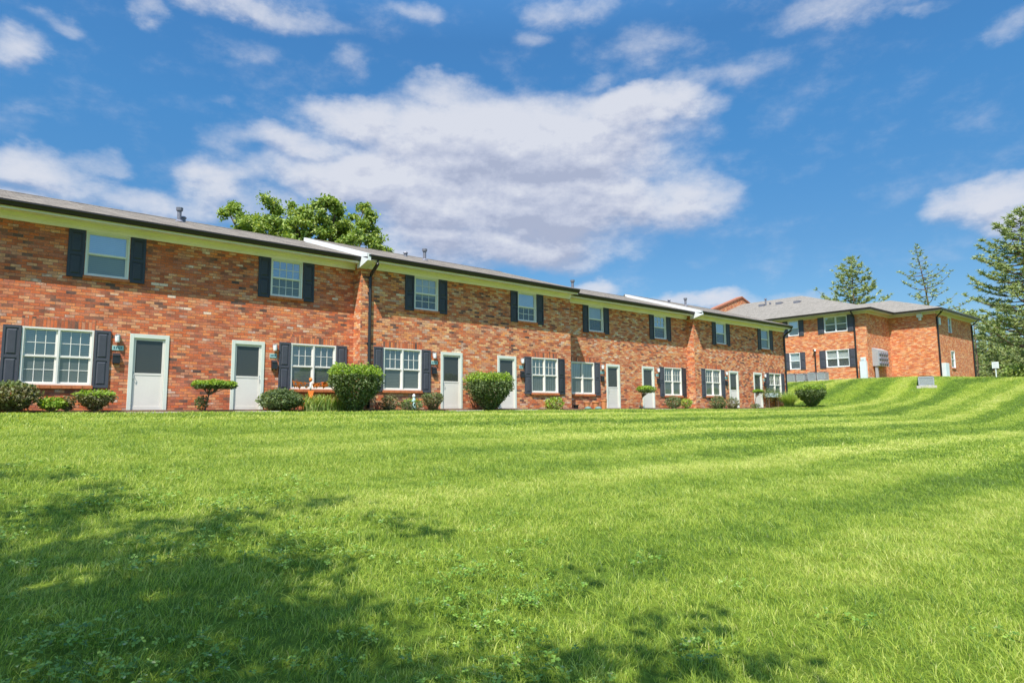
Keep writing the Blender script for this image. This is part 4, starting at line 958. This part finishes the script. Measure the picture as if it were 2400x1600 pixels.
# a further pine + treeline along the horizon to the right
for k in range(8):
    a=math.radians(66+k*5.5+R.uniform(-2,2)); d=150+R.uniform(-15,25); x,y=math.sin(a)*d,math.cos(a)*d; gz=GZ(x,y); rr=random.Random(80+k); r=6
    if k in (0,1): continue
    L=[(x+rr.uniform(-r,r)*.7,y+rr.uniform(-r,r)*.7,gz+rr.uniform(3,7),rr.uniform(2,3)) for _ in range(6)]
    where=['','','behind the low broad pine','right of the low broad pine','beyond the frame edge pine','further round to the right','out past the car park','at the end of the treeline'][k]
    broadleaf('background_tree','distant round-crowned tree of the far treeline '+where,(x,y,gz),L,1500,.6,80+k,.2,clump=1.,group='broadleaf trees beyond the crest')

# ------------------------------------------------------------------ grass
LIB=bpy.data.collections.new('blade_library')
def clump_mesh(name,n,rad,hmin,hmax,w,seed,lean=.5,m='blade'):
    rr=random.Random(seed); b=MB()
    for _ in range(n):
        a=rr.uniform(0,6.28); r=rad*math.sqrt(rr.random()); x,y=r*math.cos(a),r*math.sin(a); h=rr.uniform(hmin,hmax)
        az=rr.gauss(.9,.9); d=Vector((math.cos(az),math.sin(az),0)); L_=h*lean*rr.uniform(.3,1.6); fa=rr.uniform(0,3.14); sd=Vector((math.cos(fa),math.sin(fa),0)); ww=w*rr.uniform(.7,1.3)/2
        P0=Vector((x,y,-.01)); P1=P0+d*L_*.3+Vector((0,0,h*.55)); P2=P0+d*L_+Vector((0,0,h*(1-.18*lean)))
        i=len(b.v); b.v+=[tuple(P0-sd*ww),tuple(P0+sd*ww),tuple(P1+sd*ww*.8),tuple(P1-sd*ww*.8),tuple(P2)]
        b.f+=[[i,i+1,i+2,i+3],[i+3,i+2,i+4]]; b.uvf+=[0,0]; b.mi+=[0,0]
    me=bpy.data.meshes.new(name); me.from_pydata(b.v,[],b.f); me.materials.append(M[m]); o=bpy.data.objects.new(name,me); return o
def clover_mesh(name,n,rad,seed):
    rr=random.Random(seed); b=MB()
    for _ in range(n):
        a=rr.uniform(0,6.28); r=rad*math.sqrt(rr.random()); c=Vector((r*math.cos(a),r*math.sin(a),rr.uniform(.03,.075))); s=rr.uniform(.008,.016); t0=rr.uniform(0,6.28); tl=Vector((rr.gauss(0,.3),rr.gauss(0,.3),1)).normalized()
        for k in range(3):
            an=t0+k*2.094; d=Vector((math.cos(an),math.sin(an),0)); d=(d-tl*d.dot(tl)).normalized(); e=tl.cross(d); i=len(b.v)
            b.v+=[tuple(c),tuple(c+d*s*.8+e*s*.6+tl*s*.15),tuple(c+d*s*1.35),tuple(c+d*s*.8-e*s*.6+tl*s*.15)]; b.f+=[[i,i+1,i+2,i+3]]; b.uvf+=[0]; b.mi+=[0]
    me=bpy.data.meshes.new(name); me.from_pydata(b.v,[],b.f); me.materials.append(M['clover_leaf']); return bpy.data.objects.new(name,me)
def scatter(name,label,objs,dens,scale_fn,seed,tile=.5,ymax=19.0,rmax=70,rmin=0):
    col=bpy.data.collections.new(name+'_parts')
    for o in objs: col.objects.link(o)
    xs_=np.arange(-2,rmax,tile); V=[];Fs=[];DN=[];SCL=[]; lut={}
    def vid(i,j,st):
        k=(i,j)
        if k not in lut:
            x,y=i*tile,j*tile; lut[k]=len(V); V.append((x,y,GZ(x,y)))
            r=math.hypot(x,y); DN.append(dens(x,y,r)); SCL.append(scale_fn(x,y,r))
        return lut[k]
    ni=int(rmax/tile)
    for i in range(-16,ni):
        for j in range(-4,ni):
            x,y=(i+.5)*tile,(j+.5)*tile; r=math.hypot(x,y)
            if r>rmax or r<1.2 or r<rmin: continue
            az=math.degrees(math.atan2(x,y)); 
            if r>3.5 and not(-16<az<97): continue
            lim=ymax
            if x<39.5:
                lim=min(lim,[yf for a,c_,yf in YB if x<c_+.3][0]-.95 if x<39.2 else 18.5)
            if x>=39.5: lim=40 
            if y>lim: continue
            if x>49.3 and y>18.2: continue
            if x>53.7 and y>15.1: continue
            if x>78: continue
            Fs.append([vid(i,j,0),vid(i+1,j,0),vid(i+1,j+1,0),vid(i,j+1,0)])
    me=bpy.data.meshes.new(name); me.from_pydata(V,[],Fs)
    for nm,arr in (('dens',DN),('scl',SCL)):
        at_=me.attributes.new(nm,'FLOAT','POINT'); at_.data.foreach_set('value',np.array(arr,dtype=np.float32))
    o=bpy.data.objects.new(name,me); COL.objects.link(o); tag(o,label,'clover' if 'clover' in name else 'grass',kind='stuff')
    ng=bpy.data.node_groups.new(name,'GeometryNodeTree'); ng.interface.new_socket('Geometry',in_out='INPUT',socket_type='NodeSocketGeometry'); ng.interface.new_socket('Geometry',in_out='OUTPUT',socket_type='NodeSocketGeometry')
    N=ng.nodes; Lk=ng.links.new
    gi=N.new('NodeGroupInput'); go=N.new('NodeGroupOutput')
    dp=N.new('GeometryNodeDistributePointsOnFaces'); dp.inputs['Seed'].default_value=seed
    na=N.new('GeometryNodeInputNamedAttribute'); na.data_type='FLOAT'; na.inputs['Name'].default_value='dens'
    ns=N.new('GeometryNodeInputNamedAttribute'); ns.data_type='FLOAT'; ns.inputs['Name'].default_value='scl'
    Lk(gi.outputs[0],dp.inputs['Mesh']); Lk(na.outputs['Attribute'],dp.inputs['Density'])
    ci=N.new('GeometryNodeCollectionInfo'); ci.inputs['Collection'].default_value=col; ci.inputs['Separate Children'].default_value=True; ci.inputs['Reset Children'].default_value=True
    ip=N.new('GeometryNodeInstanceOnPoints'); ip.inputs['Pick Instance'].default_value=True
    Lk(dp.outputs['Points'],ip.inputs['Points']); Lk(ci.outputs[0],ip.inputs['Instance'])
    rv=N.new('FunctionNodeRandomValue'); rv.data_type='FLOAT_VECTOR'; rv.inputs[0].default_value=(-.12,-.12,-1.3); rv.inputs[1].default_value=(.12,.12,1.3)
    er=N.new('FunctionNodeEulerToRotation'); Lk(rv.outputs[0],er.inputs[0]); Lk(er.outputs[0],ip.inputs['Rotation'])
    r2=N.new('FunctionNodeRandomValue'); r2.data_type='FLOAT'; r2.inputs[2].default_value=.75; r2.inputs[3].default_value=1.3; r2.inputs['Seed'].default_value=3
    mu=N.new('ShaderNodeMath'); mu.operation='MULTIPLY'; Lk(r2.outputs[1],mu.inputs[0]); Lk(ns.outputs['Attribute'],mu.inputs[1]); Lk(mu.outputs[0],ip.inputs['Scale'])
    Lk(ip.outputs[0],go.inputs[0])
    md=o.modifiers.new('scatter','NODES'); md.node_group=ng; return o
near=[clump_mesh('grass_clump',56,.13,.022,.062,.0038,200+k,.8) for k in range(5)]
near+=[clump_mesh('grass_clump',30,.13,.045,.095,.0036,210,1.1)]
scatter('lawn_grass','short mown lawn grass covering the slope in front of the terrace',near,
  lambda x,y,r: 95 if r<6 else (max(30,95-(r-6)*7)),lambda x,y,r: 1.0+.02*max(0,r-6),1,tile=.5,rmax=16)
farc=[clump_mesh('grass_clump_far',34,.22,.02,.055,.010,220+k,.8) for k in range(4)]
scatter('far_lawn_grass','mown grass of the farther lawn and the mound up to the apartment block',farc,
  lambda x,y,r: 0 if r<14.0 else 26 if r<30 else 15,lambda x,y,r: 1.0+.012*r,2,tile=.8,rmin=14.,rmax=80)
tuft=[clump_mesh('long_grass_tuft',24,.15,.06,.11,.0038,240+k,1.35) for k in range(3)]
def tf_d(x,y,r):
    v=noise2(x*1.1+4,y*1.3+1,1.)+.7*noise2(x*3.1,y*2.7+3,1.); return max(0,(v-.5)*30)*ss((15-r)/4)
scatter('long_grass','longer swept grass tufts left uncut in the near lawn',tuft,tf_d,lambda x,y,r:.9,5,tile=.35,rmax=15)
def cl_d(x,y,r):
    v=noise2(x*2.2+1,y*2.0-2,1.)+.6*noise2(x*5,y*5,1.); w_=ss((10-r)/5)*ss((4.6-x)/3+.15)
    return max(0,(v+.15)*26*w_)
scatter('clover_patches','dark low clover and broad weed patches in the shaded near lawn',[clover_mesh('clover_clump',26,.13,230+k) for k in range(3)],cl_d,lambda x,y,r:1.15,3,tile=.35,rmax=11)

# ------------------------------------------------------------------ light and sky
sun=bpy.data.lights.new('sun','SUN'); sun.energy=3.2; sun.angle=math.radians(.53); sun.color=(1,.955,.88)
so=bpy.data.objects.new('sun',sun); COL.objects.link(so); so.rotation_euler=SD.to_track_quat('Z','Y').to_euler(); so.location=(-20,-15,30)
w=bpy.data.worlds.new('World'); sc.world=w; w.use_nodes=True; nt=w.node_tree; t=NT(nt)
for n in list(nt.nodes): nt.nodes.remove(n)
sky=t.n('ShaderNodeTexSky'); sky.sky_type='NISHITA'; sky.sun_disc=False; sky.sun_elevation=math.asin(SD.z); sky.sun_rotation=math.atan2(SD.x,SD.y); sky.ozone_density=2.2; sky.air_density=1.0; sky.dust_density=.4
SKY_S=.15; RELK=2.3
geo=t.n('ShaderNodeTexCoord'); dirv=geo.outputs['Generated']
sp=t.n('ShaderNodeSeparateXYZ',ins={0:dirv})
az=t.m('ARCTAN2',sp.outputs[0],sp.outputs[1]); el=t.m('ARCSINE',sp.outputs[2])
av=t.n('ShaderNodeCombineXYZ',ins={0:az,1:el}).outputs[0]
# cloud banks: azimuth, elevation and half-sizes in radians, found from the photograph
def ae(px,py):
    q=ray(px,py); return math.atan2(q[0],q[1]),math.atan2(q[2],math.hypot(q[0],q[1]))
CL=[(1180,350,480,150,1.45),(1060,225,150,70,.95),(830,270,170,75,1.05),(700,330,160,60,.95),(920,420,350,105,1.35),(1480,265,230,65,1.2),(1600,235,90,45,.9),(1220,480,470,110,1.45),(1580,480,190,75,1.0),(1150,570,420,70,1.15),(1000,610,300,50,.85),(1380,400,250,80,1.1),(560,320,110,60,.55),(1700,450,50,40,.6),(1700,370,70,40,.45),(1500,420,90,50,.6),
 (100,400,200,65,1.05),(230,370,80,35,.7),(520,420,110,70,.95),(330,470,400,50,.8),(600,480,260,50,.75),(60,480,180,50,.8),
 (560,10,330,50,.82),(340,15,60,35,.6),(30,130,95,75,.85),(130,50,90,35,.55),(960,30,80,40,.6),
 (600,120,95,50,.45),(845,140,75,50,.52),(1350,25,150,60,.64),(1250,95,65,35,.5),(1540,115,180,75,.52),(1780,160,120,60,.52),(1640,190,130,40,.5),
 (1960,15,260,62,.68),(2150,5,130,30,.55),(2360,50,80,60,.6),(2310,480,130,70,1.05),(2370,520,110,60,.95),(1370,665,80,36,.95),(1650,705,200,34,.95),(1850,700,140,25,.6),(540,222,50,16,.4),(60,275,60,14,.35),(1380,190,60,25,.5)]
# a few more banks out of view so reflections and side views have a sky too
import itertools
rr=random.Random(4); EX=[(rr.uniform(-3.1,3.1),rr.uniform(.12,1.2),rr.uniform(.15,.4),rr.uniform(.06,.13),rr.uniform(.6,1.1)) for _ in range(16)]
EX=[e for e in EX if not(-.15<e[0]<1.55 and e[1]<.75)]
grp=bpy.data.node_groups.new('cloud_field','ShaderNodeTree'); grp.interface.new_socket('Vector',in_out='INPUT',socket_type='NodeSocketVector'); grp.interface.new_socket('Field',in_out='OUTPUT',socket_type='NodeSocketFloat')
gt=NT(grp); gi=grp.nodes.new('NodeGroupInput'); go=grp.nodes.new('NodeGroupOutput'); V0=gi.outputs[0]
sv=gt.v('MULTIPLY',V0,(1.,1.7,1.))
n1=gt.noise(sv,5.5,2,.5); w1=gt.v('MULTIPLY',gt.v('SUBTRACT',n1.outputs[1],(.5,.5,.5)),(.12,.07,0))
n2=gt.noise(sv,16,5,.6); w2=gt.v('MULTIPLY',gt.v('SUBTRACT',n2.outputs[1],(.5,.5,.5)),(.055,.04,0))
VV=gt.v('ADD',V0,gt.v('ADD',w1,w2)); acc=None
items=[]
for (px,py,rx,ry,o_) in CL:
    a,e=ae(px,py); a2,_=ae(px+10,py); _,e2=ae(px,py-10); items.append((a,e,rx*abs(a2-a)/10,ry*abs(e2-e)/10,o_))
for (a,e,rx,ry,o_) in items+EX:
    q=gt.v('MULTIPLY',gt.v('SUBTRACT',VV,(a,e,0)),(1/rx,1/ry,0)); d2=gt.v('DOT_PRODUCT',q,q)
    f=gt.m('MULTIPLY',gt.m('SUBTRACT',1.,gt.m('MULTIPLY',d2,.8)),o_)
    f=gt.m('MAXIMUM',f,0.)
    f=f
    acc=f if acc is None else gt.m('SMOOTH_MAX',acc,f,.25)
nf=gt.noise(sv,13,8,.62); nb=gt.noise(sv,4,3,.5)
fld=gt.m('ADD',acc,gt.m('ADD',gt.m('MULTIPLY',gt.m('SUBTRACT',nf.outputs[0],.5),1.05),gt.m('MULTIPLY',gt.m('SUBTRACT',nb.outputs[0],.5),.35)))
grp.links.new(fld,go.inputs[0])
def field(vec):
    n=nt.nodes.new('ShaderNodeGroup'); n.node_tree=grp; nt.links.new(vec,n.inputs[0]); return n.outputs[0]
F0=field(av); F1=field(t.v('ADD',av,(-.015,.05,0))) 
alpha=t.n('ShaderNodeMapRange',interpolation_type='SMOOTHSTEP',ins={0:F0,1:.15,2:1.12,3:0.,4:.95}).outputs[0]
sh=t.n('ShaderNodeMapRange',interpolation_type='SMOOTHSTEP',ins={0:F1,1:.4,2:2.0,3:0.,4:1.}).outputs[0]
# brightness of the lit tops falls towards the thick bases; small-scale relief from the density slope
F2=field(t.v('ADD',av,(-.004,.013,0)))
rel=t.m('MULTIPLY',t.m('SUBTRACT',F2,F0),RELK)
dn=t.noise(av,11,8,.62)
shv=t.m('ADD',t.m('ADD',sh,rel),t.m('MULTIPLY',t.m('SUBTRACT',dn.outputs[0],.5),.9),clamp=True)
ccol=t.ramp(shv,[(0,(.305,.316,.350)),(.28,(.268,.282,.328)),(.65,(.222,.240,.298)),(1,(.178,.198,.260))])
ccol=t.mix(1,ccol,t.ramp(t.m('DIVIDE',el,1.5708,clamp=True),[(.36,(.5,.5,.5)),(.55,(1,1,1))]),'MULTIPLY'); ccol=t.v('SCALE',ccol); ccol.node.inputs['Scale'].default_value=2.0  # clouds high overhead, out of view, brightened as added fill for the shade
skyc=t.v('SCALE',sky.outputs[0]); skyc.node.inputs['Scale'].default_value=SKY_S
hs=t.n('ShaderNodeHueSaturation',ins={'Hue':.49,'Saturation':1.22,'Value':1.05,'Color':skyc})
corr=t.ramp(t.m('DIVIDE',el,1.5708,clamp=True),[(0,(.23,.26,.295)),(.153,(.25,.305,.352)),(.27,(.279,.382,.445)),(.345,(.31,.398,.47)),(.43,(.6,.65,.7)),(.55,(1,1,1))])  # dims the low sky only; unseen sky overhead stays bright to lift shade
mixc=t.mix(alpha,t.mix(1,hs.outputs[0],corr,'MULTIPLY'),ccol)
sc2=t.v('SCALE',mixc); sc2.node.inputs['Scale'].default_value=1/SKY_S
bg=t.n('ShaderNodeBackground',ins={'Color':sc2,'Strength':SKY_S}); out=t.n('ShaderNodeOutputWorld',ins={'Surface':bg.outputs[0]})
w.cycles.sampling_method='MANUAL'; w.cycles.sample_map_resolution=512
sc.view_settings.view_transform='Standard'; sc.view_settings.look='None'; sc.view_settings.gamma=1; sc.view_settings.exposure=1.25
sc.view_settings.use_curve_mapping=False
